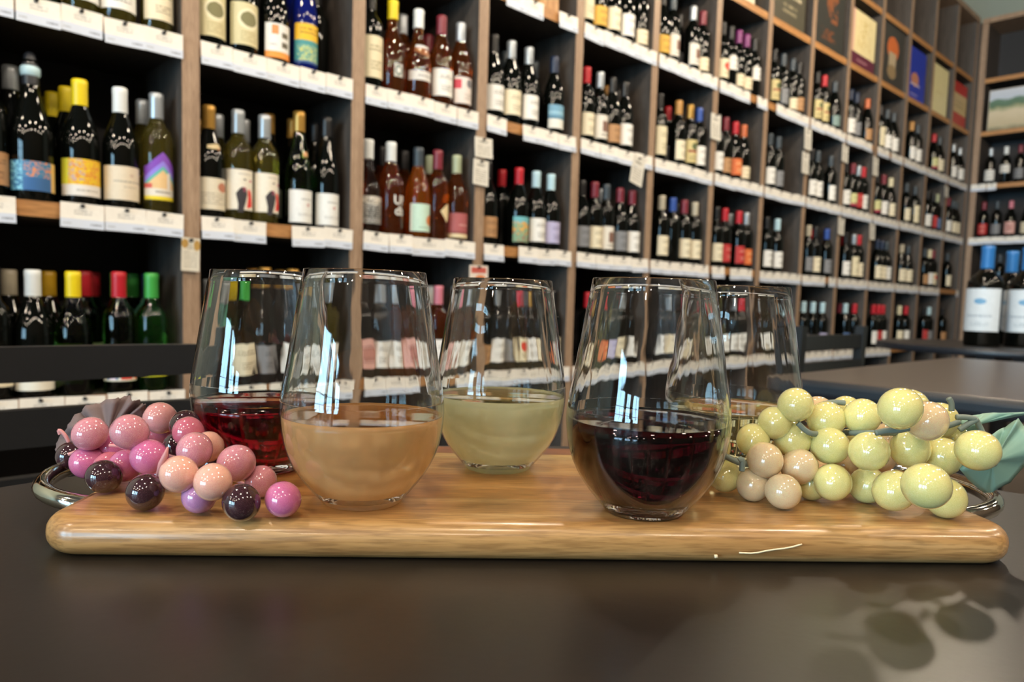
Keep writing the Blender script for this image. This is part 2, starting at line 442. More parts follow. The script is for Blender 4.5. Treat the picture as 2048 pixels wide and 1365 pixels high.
# ------------------------------------------------------------------ wine glasses
def glass_mat(name, rough=0.0):
    m, N, L, b = newmat(name)
    b.inputs['Base Color'].default_value = (.985, .992, .99, 1)
    setp(b, trans=1.0, rough=rough, ior=1.48)
    tc = N.new('ShaderNodeTexCoord'); mp = N.new('ShaderNodeMapping'); nz = N.new('ShaderNodeTexNoise'); bp = N.new('ShaderNodeBump')
    mp.inputs['Scale'].default_value = (1, 1, .10); nz.inputs['Scale'].default_value = 110; nz.inputs['Detail'].default_value = 1
    bp.inputs['Strength'].default_value = .10; bp.inputs['Distance'].default_value = .002
    L.new(tc.outputs['Object'], mp.inputs[0]); L.new(mp.outputs[0], nz.inputs['Vector']); L.new(nz.outputs['Fac'], bp.inputs['Height']); L.new(bp.outputs[0], b.inputs['Normal'])
    return m
M_GLASS = glass_mat('clear_drinking_glass')
def thin_glass_mat(name):
    # a wall about a millimetre thick hardly bends light: it passes straight through, with a mirror share that grows towards grazing
    m, N, L, b = newmat(name)
    N.remove(b)
    tr = N.new('ShaderNodeBsdfTransparent'); gl = N.new('ShaderNodeBsdfGlossy'); lw = N.new('ShaderNodeLayerWeight'); ms = N.new('ShaderNodeMixShader')
    tr.inputs[0].default_value = (.975, .985, .98, 1); gl.inputs['Roughness'].default_value = 0.0; lw.inputs[0].default_value = .5
    pw = N.new('ShaderNodeMath'); pw.operation = 'POWER'; pw.inputs[1].default_value = 3.2
    mr = N.new('ShaderNodeMapRange'); mr.inputs[3].default_value = .036; mr.inputs[4].default_value = .95
    L.new(lw.outputs['Facing'], pw.inputs[0]); L.new(pw.outputs[0], mr.inputs[0])
    tc = N.new('ShaderNodeTexCoord'); mp = N.new('ShaderNodeMapping'); nz = N.new('ShaderNodeTexNoise'); bp = N.new('ShaderNodeBump')
    mp.inputs['Scale'].default_value = (1, 1, .12); nz.inputs['Scale'].default_value = 90; nz.inputs['Detail'].default_value = 1
    bp.inputs['Strength'].default_value = .05; bp.inputs['Distance'].default_value = .002
    L.new(tc.outputs['Object'], mp.inputs[0]); L.new(mp.outputs[0], nz.inputs['Vector']); L.new(nz.outputs['Fac'], bp.inputs['Height'])
    L.new(bp.outputs[0], gl.inputs['Normal'])
    L.new(mr.outputs[0], ms.inputs[0]); L.new(tr.outputs[0], ms.inputs[1]); L.new(gl.outputs[0], ms.inputs[2]); L.new(ms.outputs[0], N['Material Output'].inputs[0])
    return m
M_THIN = thin_glass_mat('thin_bowl_glass')
WTOP = {}
def wine_mat(name, col, rough, cloud, cloudcol):
    m, N, L, b = newmat(name + '_surface')
    b.inputs['Base Color'].default_value = (*hexc(col), 1)
    setp(b, trans=1.0, rough=0.0, ior=1.34)
    WTOP[name] = m
    return wine_body(name, col, rough, cloud, cloudcol)
def wine_body(name, col, rough, cloud, cloudcol):
    """wine seen through its glass; cloud = chilled, dewy scattering"""
    m, N, L, b = newmat(name)
    b.inputs['Base Color'].default_value = (*hexc(col), 1)
    setp(b, trans=1.0, rough=rough, ior=1.34)
    if cloud > 0:
        df = N.new('ShaderNodeBsdfDiffuse'); tl = N.new('ShaderNodeBsdfTranslucent'); m1 = N.new('ShaderNodeMixShader'); m2 = N.new('ShaderNodeMixShader')
        df.inputs[0].default_value = (*hexc(cloudcol), 1); tl.inputs[0].default_value = (*hexc(cloudcol), 1)
        m1.inputs[0].default_value = .55
        L.new(df.outputs[0], m1.inputs[1]); L.new(tl.outputs[0], m1.inputs[2])
        tc = N.new('ShaderNodeTexCoord'); nz = N.new('ShaderNodeTexNoise'); nz.inputs['Scale'].default_value = 38; nz.inputs['Detail'].default_value = 5
        mr = N.new('ShaderNodeMapRange'); mr.inputs[3].default_value = cloud * .75; mr.inputs[4].default_value = cloud * 1.25
        L.new(tc.outputs['Object'], nz.inputs['Vector']); L.new(nz.outputs['Fac'], mr.inputs[0]); L.new(mr.outputs[0], m2.inputs[0])
        L.new(b.outputs[0], m2.inputs[1]); L.new(m1.outputs[0], m2.inputs[2]); L.new(m2.outputs[0], N['Material Output'].inputs[0])
    return m
GH, GR = .1275, .0447
PROF = [(.47, 0.0), (.50, .008), (.545, .030), (.61, .055), (.70, .092), (.778, .13), (.85, .172), (.910, .218), (.950, .262), (.976, .308), (.993, .355), (1.0, .40), (.992, .45), (.972, .505), (.942, .56), (.908, .63), (.871, .715), (.838, .79), (.800, .87), (.767, .94), (.735, 1.0)]
def interp(h):
    for (a, za), (b, zb) in zip(PROF, PROF[1:]):
        if za <= h <= zb: return a + (b - a) * (h - za) / (zb - za)
    return PROF[-1][0]
def glass_me():
    out = [(r * GR, z * GH) for r, z in PROF]
    tk = .0011
    prof = [(0, .0012), (.30 * GR, .0008)] + out + [(out[-1][0] - .0003, GH + .0005), (out[-1][0] - tk + .0002, GH + .0005)]
    inner = [(max(r * GR - tk - (.0006 if z < .1 else 0), 0), z * GH) for r, z in PROF if z * GH > .0068]
    prof += inner[::-1] + [(.47 * GR, .0062), (.30 * GR, .0052), (0, .0050)]
    me = lathe('glass_bowl', prof, 72, M_GLASS)
    me.materials.append(M_THIN)
    for p in me.polygons:
        zz = [me.vertices[i].co.z for i in p.vertices]
        p.material_index = 0 if (min(zz) > .449 * GH or max(zz) < .0064) else 1
    return me
def wine_me(level, m):
    tk = .0011
    hs = [h for _, h in PROF if .0068 < h * GH < level * GH - .002]
    prof = [(0, .0048), (.30 * GR, .0050), (.47 * GR, .0060)]
    prof += [(interp(h) * GR - tk - (.0006 if h < .1 else 0) + .00025, h * GH) for h in hs]
    rl = interp(level) * GR - tk + .00025
    prof += [(rl, level * GH), (rl - .0004, level * GH - .0001), (rl - .0016, level * GH - .0008), (rl - .004, level * GH - .0010), (0, level * GH - .0010)]
    me = lathe('wine', prof, 72, m)
    me.materials.append(WTOP[m.name])
    for p in me.polygons:
        if min(me.vertices[i].co.z for i in p.vertices) > level * GH - .0015: p.material_index = 1
    return me
GLASS = glass_me()
for (x, y, lv, label, m) in [
        (-.0814, .4061, .385, 'stemless glass of peach rosé wine in front of the pink grapes', wine_mat('wine_rose', 'FFDBA8', .20, .48, 'FFCF92')),
        (.0757, .4040, .405, 'stemless glass of nearly black red wine at the board front', wine_mat('wine_black_red', '3A0410', .0, 0, '000000')),
        (-.0076, .4984, .395, 'stemless glass of hazy pale white wine at the middle back', wine_mat('wine_white', 'FCFCDC', .16, .56, 'FAF8CC')),
        (-.1596, .4754, .360, 'stemless glass of bright ruby red wine behind the pink grapes', wine_mat('wine_ruby', '8C0618', .10, 0, '000000')),
        (.1495, .4952, .375, 'stemless glass of clear white wine half hidden behind the pale grapes', wine_mat('wine_white_clear', 'F6F2C8', .04, .06, 'E8E4B0'))]:
    g = thing('stemless_wine_glass', label, 'wine glass', (x, y, BTOP + .0002), 0, 'stemless wine glasses on the board')
    ob('glass_bowl', GLASS, g)
    ob('wine', wine_me(lv, m), g)

# ------------------------------------------------------------------ artificial grapes
def grape_mat(name, c1, c2, c3, rough=.12, sss=.3, nscale=50, bias=.5):
    m, N, L, b = newmat(name)
    tc = N.new('ShaderNodeTexCoord'); oi = N.new('ShaderNodeObjectInfo'); nz = N.new('ShaderNodeTexNoise'); ad = N.new('ShaderNodeVectorMath')
    nz.inputs['Scale'].default_value = nscale; nz.inputs['Detail'].default_value = 3
    L.new(tc.outputs['Object'], ad.inputs[0]); L.new(oi.outputs['Location'], ad.inputs[1]); L.new(ad.outputs[0], nz.inputs['Vector'])
    r = ramp(N, [(bias - .18, hexc(c1)), (bias, hexc(c2)), (bias + .18, hexc(c3))])
    L.new(nz.outputs['Fac'], r.inputs[0]); L.new(r.outputs[0], b.inputs['Base Color'])
    b.inputs['Subsurface Radius'].default_value = (.006, .004, .003)
    b.inputs['Subsurface Scale'].default_value = 1.0
    setp(b, rough=rough, sss=sss, coat=1.0, coatr=.02)
    return m
GM = {'p': grape_mat('grape_pink', 'B8607E', 'C98494', 'DAB0A8'), 'b': grape_mat('grape_brown_pink', 'BC7480', 'C98D8C', 'D2A49A'),
      'd': grape_mat('grape_deep_pink', 'A84E6C', 'BC6478', 'C87C86'), 'm': grape_mat('grape_magenta', 'B8568E', 'C86A98', 'D487A4'),
      'l': grape_mat('grape_peach_pink', 'D88C8C', 'E2AC9C', 'E8C4A8'), 'v': grape_mat('grape_lavender', 'A870A8', 'BC84B4', 'CC98B8'),
      'k': grape_mat('grape_dark', '2A141C', '3C1E26', '6A5660', bias=.58, sss=.05),
      'y': grape_mat('grape_pale_green', 'CEC67C', 'D6CE88', 'DED69A', nscale=30), 'o': grape_mat('grape_blush', 'D2A084', 'D6BE98', 'D4CE9C', nscale=45)}
def sphere_me():
    bm = bmesh.new()
    bmesh.ops.create_uvsphere(bm, u_segments=32, v_segments=20, radius=1)
    for v in bm.verts:                      # small dimple at the stalk end
        if v.co.z > .96: v.co.z -= (v.co.z - .96) * .8
        v.co.z *= 1.04
    return frombm('grape', bm, None, True)
SPH = sphere_me()
GME = {}
for k_, m_ in GM.items():
    me = SPH.copy(); me.materials.append(m_); GME[k_] = me
PINK = [(-0.2497, 0.435, 0.8078, 0.0099, 'p'), (-0.2118, 0.4074, 0.8149, 0.0099, 'p'), (-0.2431, 0.449, 0.7982, 0.01, 'm'), (-0.2146, 0.449, 0.816, 0.0097, 'b'), (-0.219, 0.46, 0.8062, 0.0092, 'd'), (-0.1914, 0.4312, 0.8154, 0.0087, 'k'), (-0.1843, 0.4193, 0.8136, 0.0087, 'd'), (-0.201, 0.4074, 0.8011, 0.0099, 'm'), (-0.2528, 0.4371, 0.7898, 0.0097, 'm'), (-0.2752, 0.4582, 0.7889, 0.0087, 'k'), (-0.2209, 0.4194, 0.7929, 0.0089, 'm'), (-0.2249, 0.4046, 0.79, 0.0092, 'k'), (-0.1874, 0.3755, 0.79, 0.0093, 'k'), (-0.1709, 0.3965, 0.8083, 0.0094, 'p'), (-0.1702, 0.4122, 0.8068, 0.0087, 'l'), (-0.1984, 0.4374, 0.8014, 0.0087, 'k'), (-0.1666, 0.3681, 0.8018, 0.0093, 'l'), (-0.1491, 0.3989, 0.8011, 0.0101, 'p'), (-0.1472, 0.3625, 0.7998, 0.0092, 'l'), (-0.1329, 0.3625, 0.7899, 0.0092, 'k'), (-0.1144, 0.37, 0.79, 0.009, 'm'), (-0.138, 0.406, 0.7896, 0.0087, 'p'), (-0.1582, 0.3724, 0.7896, 0.0087, 'v'), (-0.2336, 0.426, 0.7901, 0.009, 'd'), (-0.1706, 0.4219, 0.7957, 0.0087, 'k'), (-0.1956, 0.4153, 0.7901, 0.0088, 'd'), (-0.2429, 0.477, 0.7926, 0.0101, 'p')]
PALE = [(0.1687, 0.435, 0.8378, 0.0102, 'y'), (0.1584, 0.4394, 0.826, 0.0098, 'y'), (0.1924, 0.4464, 0.8278, 0.0112, 'y'), (0.2113, 0.4406, 0.8313, 0.0107, 'y'), (0.2114, 0.463, 0.8307, 0.0099, 'y'), (0.2077, 0.3915, 0.8432, 0.0111, 'y'), (0.2478, 0.456, 0.8354, 0.0115, 'y'), (0.2359, 0.415, 0.8334, 0.0111, 'o'), (0.2665, 0.456, 0.828, 0.0112, 'y'), (0.1465, 0.4402, 0.815, 0.0098, 'y'), (0.1707, 0.442, 0.8158, 0.0109, 'y'), (0.191, 0.4364, 0.8137, 0.0111, 'y'), (0.2042, 0.415, 0.815, 0.0111, 'y'), (0.2335, 0.4615, 0.8039, 0.0109, 'o'), (0.2357, 0.4305, 0.8143, 0.0113, 'y'), (0.2576, 0.4347, 0.8094, 0.0114, 'y'), (0.2583, 0.4033, 0.8197, 0.0112, 'y'), (0.1498, 0.4274, 0.8058, 0.0103, 'o'), (0.172, 0.432, 0.8014, 0.0105, 'o'), (0.131, 0.4418, 0.7923, 0.0098, 'y'), (0.1248, 0.445, 0.809, 0.0098, 'y'), (0.1451, 0.4316, 0.79, 0.0098, 'o'), (0.1567, 0.4145, 0.7905, 0.01, 'o'), (0.1886, 0.4238, 0.7945, 0.0107, 'y'), (0.2144, 0.4345, 0.7909, 0.0107, 'y'), (0.2159, 0.4075, 0.7947, 0.0113, 'y'), (0.2077, 0.362, 0.8087, 0.0113, 'y'), (0.2453, 0.4081, 0.7913, 0.0111, 'y'), (0.1819, 0.4379, 0.79, 0.0098, 'y'), (0.2158, 0.47, 0.7954, 0.0101, 'o'), (0.1937, 0.4624, 0.8303, 0.0098, 'o'), (0.2431, 0.47, 0.8137, 0.0098, 'o'), (0.2805, 0.463, 0.8152, 0.0104, 'y'), (0.2233, 0.477, 0.8076, 0.0102, 'y')]
def bunch(name, label, data, loc):
    t = thing(name, label, 'grapes', loc)
    L0 = Vector(loc)
    for (x, y, z, r, c) in data:
        o = ob('grape', GME[c], t, Vector((x, y, z)) - L0)
        o.scale = (r, r, r)
        o.rotation_euler = (random.uniform(-1.2, 1.2), random.uniform(-1.2, 1.2), random.uniform(0, 6.28))
    return t, L0
LEAFL= [(-0.2581, 0.469, 0.8013), (-0.2923, 0.471, 0.7872), (-0.295, 0.475, 0.7915), (-0.2952, 0.479, 0.7947), (-0.2843, 0.471, 0.8047), (-0.2834, 0.475, 0.8093), (-0.2808, 0.479, 0.8124), (-0.2748, 0.471, 0.8167), (-0.2702, 0.475, 0.8185), (-0.2663, 0.479, 0.8204), (-0.2538, 0.471, 0.8232), (-0.253, 0.475, 0.8243), (-0.2489, 0.479, 0.8242), (-0.2425, 0.471, 0.8235), (-0.2417, 0.475, 0.8223), (-0.2418, 0.479, 0.8201), (-0.2358, 0.471, 0.8205), (-0.2356, 0.475, 0.8179), (-0.2356, 0.479, 0.8127), (-0.2317, 0.471, 0.8043), (-0.2468, 0.475, 0.79), (-0.2687, 0.479, 0.7819), (-0.2804, 0.471, 0.7849)]
LEAFA= [(0.278, 0.42, 0.81), (0.2632, 0.426, 0.8031), (0.2717, 0.43, 0.7968), (0.2842, 0.434, 0.7892), (0.2835, 0.426, 0.7904), (0.296, 0.43, 0.7954), (0.3061, 0.434, 0.8062), (0.3038, 0.426, 0.8168), (0.3053, 0.43, 0.825), (0.3042, 0.434, 0.829), (0.2955, 0.426, 0.8357), (0.2958, 0.43, 0.8333), (0.2934, 0.434, 0.8277), (0.2818, 0.426, 0.8259), (0.277, 0.43, 0.8223), (0.2711, 0.434, 0.8127)]
LEAFB= [(0.2853, 0.451, 0.8267), (0.2763, 0.451, 0.8277), (0.2862, 0.455, 0.8311), (0.2955, 0.459, 0.8323), (0.301, 0.451, 0.8352), (0.3181, 0.455, 0.8355), (0.3279, 0.459, 0.8336), (0.31, 0.451, 0.8333), (0.3004, 0.455, 0.8318), (0.2957, 0.459, 0.8294), (0.2893, 0.451, 0.8265), (0.2938, 0.455, 0.8216), (0.2899, 0.459, 0.8198), (0.2785, 0.451, 0.824)]
STEMS= [[(0.1307, 0.415, 0.8075), (0.1328, 0.415, 0.8089), (0.1328, 0.415, 0.8016)], [(0.1264, 0.43, 0.8073), (0.1312, 0.43, 0.8047), (0.1369, 0.43, 0.8029), (0.1434, 0.43, 0.8022)], [(0.169, 0.43, 0.8275), (0.1729, 0.43, 0.8238), (0.1777, 0.43, 0.8212), (0.1947, 0.45, 0.819), (0.2092, 0.45, 0.8194)], [(0.1916, 0.45, 0.837), (0.1974, 0.45, 0.8382), (0.2046, 0.45, 0.8379)], [(0.1998, 0.4, 0.8282), (0.2057, 0.4, 0.8297), (0.2109, 0.4, 0.8299), (0.2177, 0.4, 0.8314)], [(0.2046, 0.44, 0.8211), (0.2098, 0.42, 0.8249), (0.2397, 0.44, 0.8222), (0.2566, 0.44, 0.8246), (0.2696, 0.44, 0.8298)], [(0.2614, 0.43, 0.834), (0.2669, 0.43, 0.8342), (0.2725, 0.43, 0.8334)], [(0.2638, 0.43, 0.8266), (0.2682, 0.43, 0.83), (0.2735, 0.43, 0.833)], [(0.2643, 0.44, 0.8363), (0.264, 0.44, 0.8411), (0.2619, 0.44, 0.8439)], [(0.2789, 0.44, 0.832), (0.2854, 0.44, 0.8216), (0.2792, 0.42, 0.8086)]]
STEML= [[(-0.2595, 0.43, 0.8033), (-0.2613, 0.43, 0.807), (-0.2636, 0.43, 0.8097), (-0.2657, 0.43, 0.8106), (-0.2645, 0.43, 0.8078)], [(-0.2356, 0.43, 0.8022), (-0.2218, 0.43, 0.8017), (-0.2034, 0.43, 0.7985), (-0.1803, 0.43, 0.7908), (-0.1526, 0.43, 0.7804)], [(-0.2717, 0.45, 0.7913), (-0.2601, 0.45, 0.7965), (-0.2466, 0.45, 0.7979)]]
PETAL = [(-0.1707, 0.365, 0.8163), (-0.1719, 0.365, 0.8123), (-0.1742, 0.365, 0.8075), (-0.1766, 0.365, 0.8011)]
M_STEM = mat('grey_green_stem', '6E7A70', rough=.55); M_STEMP = mat('dusty_pink_stem', 'C88888', rough=.5)
def leaf(name, P, m, parent, L0, serr=0.0, ridges=5, rings=6):
    c = Vector(P[0]); B = [Vector(p) for p in P[1:]]
    # densify and serrate the outline
    Q = []
    n = len(B)
    for i in range(n):
        a, b = B[i], B[(i + 1) % n]
        for k in range(3):
            p = a.lerp(b, k / 3)
            if serr and k == 1: p = p + (p - c).normalized() * serr
            Q.append(p)
    n = len(Q)
    V, F = [c - L0], []
    for j in range(1, rings + 1):
        s = j / rings
        for i, p in enumerate(Q):
            q = c.lerp(p, s)
            q = q + Vector((0, .0009 * sin(i / n * 2 * pi * ridges) * s, .0008 * cos(i / n * 2 * pi * ridges * 2) * s))
            V.append(q - L0)
    for i in range(n):
        F.append([0, 1 + i, 1 + (i + 1) % n])
        for j in range(rings - 1):
            F.append([1 + j * n + i, 1 + (j + 1) * n + i, 1 + (j + 1) * n + (i + 1) % n, 1 + j * n + (i + 1) % n])
    o = ob(name, mesh(name, V, F, True, [m]), parent)
    md = o.modifiers.new('thickness', 'SOLIDIFY'); md.thickness = .0007
    return o
t, L0 = bunch('grape_bunch', 'bunch of artificial pink and dark purple grapes on the left end of the board', PINK, (-.19, .41, BTOP))
leaf('leaf', LEAFL, mat('mauve_fabric_leaf', '6C5A58', var=.2, scale=120, rough=.7, bump=.2), t, L0, serr=.0009, ridges=5)
for S_ in STEML: ob('stem', tube('stem', [Vector(p) - L0 for p in S_], .0011, M_STEMP, 6, smooth_pts=2), t)
ob('bract', tube('bract', [Vector(p) - L0 for p in PETAL], .0014, M_STEMP, 8, radii=[.0004, .0013, .0015, .0004]), t)
t, L0 = bunch('grape_bunch', 'bunch of artificial pale yellow-green grapes on the right end of the board', PALE, (.19, .42, BTOP))
M_LEAFG = mat('teal_fabric_leaf', '7FA393', var=.10, scale=60, rough=.6, bump=.1)
leaf('leaf', LEAFA, M_LEAFG, t, L0, ridges=2)
leaf('leaf', LEAFB, M_LEAFG, t, L0, ridges=1)
for S_ in STEMS: ob('stem', tube('stem', [Vector(p) - L0 for p in S_], .0017, M_STEM, 8, smooth_pts=2), t)

# ------------------------------------------------------------------ bottles: label printing
CAPC = dict(black='141416', silver='A9B0B6', white='DCE2E4', yellow='E6CE1A', mustard='B08A18', gold='B08840', red='B81E2C', green='3FA046', maroon='7A2836', navy='1C2A44', slate='3A444C',
            beige='B4AC98', ice='B4D4E0', tan='B88848', blue='2C4E9C', purple='7A2C6C', copper='C4683C', sage='A8B090', pink='C87888', cream='D8D0B0', crown='20242C')
def cap_mat(n):
    return mat('capsule_' + n, CAPC[n], var=.06, scale=40, rough=.38 if n not in ('silver', 'gold', 'ice') else .3, metal=.45 if n in ('gold', 'silver') else 0.0)
GLS = {}
def bglass(k):
    if k in GLS: return GLS[k]
    spec = dict(k=('black_green_bottle_glass', '070907', 0.0, .035), g=('green_bottle_glass', '6C9A48', 1.0, .03), o=('olive_bottle_glass', 'B4A850', .94, .03), c=('clear_pink_bottle_glass', 'E2B4A0', 1.0, .03),
                r=('rose_filled_bottle_glass', 'F0904E', .975, .03), a=('amber_filled_bottle_glass', 'FF9430', .92, .03), n=('cobalt_bottle_glass', '101C70', .3, .05), t=('teal_bottle_glass', '6CB8A4', .6, .04))[k]
    m, N, L, b = newmat(spec[0])
    nz = N.new('ShaderNodeTexNoise'); nz.inputs['Scale'].default_value = 14
    tc = N.new('ShaderNodeTexCoord'); mx = N.new('ShaderNodeMix'); mx.data_type = 'RGBA'
    c = hexc(spec[1])
    mx.inputs[6].default_value = (*[v * .92 for v in c], 1); mx.inputs[7].default_value = (*c, 1)
    L.new(tc.outputs['Object'], nz.inputs['Vector']); L.new(nz.outputs['Fac'], mx.inputs[0]); L.new(mx.outputs[2], b.inputs['Base Color'])
    setp(b, trans=spec[2], rough=spec[3], ior=1.42)
    GLS[k] = m
    return m
def math_(N, L, op, a, b=None):
    n = N.new('ShaderNodeMath'); n.operation = op
    for i, v in enumerate((a, b)):
        if v is None: continue
        if isinstance(v, (int, float)): n.inputs[i].default_value = v
        else: L.new(v, n.inputs[i])
    return n.outputs[0]
def print_mat(name, base, feats, rough=.55):
    """paper print: base colour plus flat printed marks laid out in the label's own UVs"""
    m, N, L, b = newmat(name)
    tc = N.new('ShaderNodeTexCoord'); sp = N.new('ShaderNodeSeparateXYZ')
    L.new(tc.outputs['UV'], sp.inputs[0])
    u, v = sp.outputs[0], sp.outputs[1]
    cur = None
    nz = N.new('ShaderNodeTexNoise'); nz.inputs['Scale'].default_value = 9; nz.inputs['Detail'].default_value = 3
    L.new(tc.outputs['UV'], nz.inputs['Vector'])
    r0 = ramp(N, [(.3, tuple(c * .93 for c in hexc(base))), (.7, hexc(base))])
    L.new(nz.outputs['Fac'], r0.inputs[0]); cur = r0.outputs[0]
    def rect(u0, u1, v0, v1):
        k = math_(N, L, 'MULTIPLY', math_(N, L, 'GREATER_THAN', u, u0), math_(N, L, 'LESS_THAN', u, u1))
        k2 = math_(N, L, 'MULTIPLY', math_(N, L, 'GREATER_THAN', v, v0), math_(N, L, 'LESS_THAN', v, v1))
        return math_(N, L, 'MULTIPLY', k, k2)
    for f in feats:
        kind, col = f[0], hexc(f[-1])
        if kind == 'rect': mk = rect(*f[1:5])
        elif kind == 'ell':
            _, uu, vv, ru, rv, _c = f
            a = math_(N, L, 'DIVIDE', math_(N, L, 'SUBTRACT', u, uu), ru); c = math_(N, L, 'DIVIDE', math_(N, L, 'SUBTRACT', v, vv), rv)
            wob = math_(N, L, 'MULTIPLY', nz.outputs['Fac'], .5)
            d = math_(N, L, 'ADD', math_(N, L, 'ADD', math_(N, L, 'MULTIPLY', a, a), math_(N, L, 'MULTIPLY', c, c)), wob)
            mk = math_(N, L, 'LESS_THAN', d, 1.2)
        elif kind == 'text':                       # rows of small print
            _, u0, u1, v0, v1, rows, _c = f
            row = math_(N, L, 'MULTIPLY', math_(N, L, 'SUBTRACT', v, v0), rows / (v1 - v0))
            fr = math_(N, L, 'FRACT', row); fl = math_(N, L, 'FLOOR', row)
            cb = N.new('ShaderNodeCombineXYZ')
            L.new(math_(N, L, 'MULTIPLY', u, 34.0), cb.inputs[0]); L.new(math_(N, L, 'MULTIPLY', fl, 7.3), cb.inputs[1])
            n2 = N.new('ShaderNodeTexNoise'); n2.inputs['Scale'].default_value = 1.6; n2.inputs['Detail'].default_value = 1
            L.new(cb.outputs[0], n2.inputs['Vector'])
            ink = math_(N, L, 'GREATER_THAN', n2.outputs['Fac'], .46)
            band = math_(N, L, 'MULTIPLY', math_(N, L, 'GREATER_THAN', fr, .25), math_(N, L, 'LESS_THAN', fr, .75))
            mk = math_(N, L, 'MULTIPLY', math_(N, L, 'MULTIPLY', ink, band), rect(u0, u1, v0, v1))
        elif kind == 'swirl':
            _, u0, u1, v0, v1, sc, th, _c = f
            n2 = N.new('ShaderNodeTexNoise'); n2.inputs['Scale'].default_value = sc; n2.inputs['Detail'].default_value = 2; n2.inputs['Distortion'].default_value = 2.5
            L.new(tc.outputs['UV'], n2.inputs['Vector'])
            mk = math_(N, L, 'MULTIPLY', math_(N, L, 'GREATER_THAN', n2.outputs['Fac'], th), rect(u0, u1, v0, v1))
        elif kind == 'lineA':                      # slanting band: v between two lines a*|u-.5|+b
            _, s, b0, b1, _c = f
            w = math_(N, L, 'ADD', v, math_(N, L, 'MULTIPLY', math_(N, L, 'ABSOLUTE', math_(N, L, 'SUBTRACT', u, .5)), s))
            mk = math_(N, L, 'MULTIPLY', math_(N, L, 'GREATER_THAN', w, b0), math_(N, L, 'LESS_THAN', w, b1))
        mx = N.new('ShaderNodeMix'); mx.data_type = 'RGBA'
        L.new(mk, mx.inputs[0]); L.new(cur, mx.inputs[6]); mx.inputs[7].default_value = (*col, 1)
        cur = mx.outputs[2]
    L.new(cur, b.inputs['Base Color'])
    setp(b, rough=rough)
    return m
TX = lambda c='6E6A64': [('text', .25, .8, .62, .80, 2, c), ('text', .32, .75, .18, .42, 3, c)]
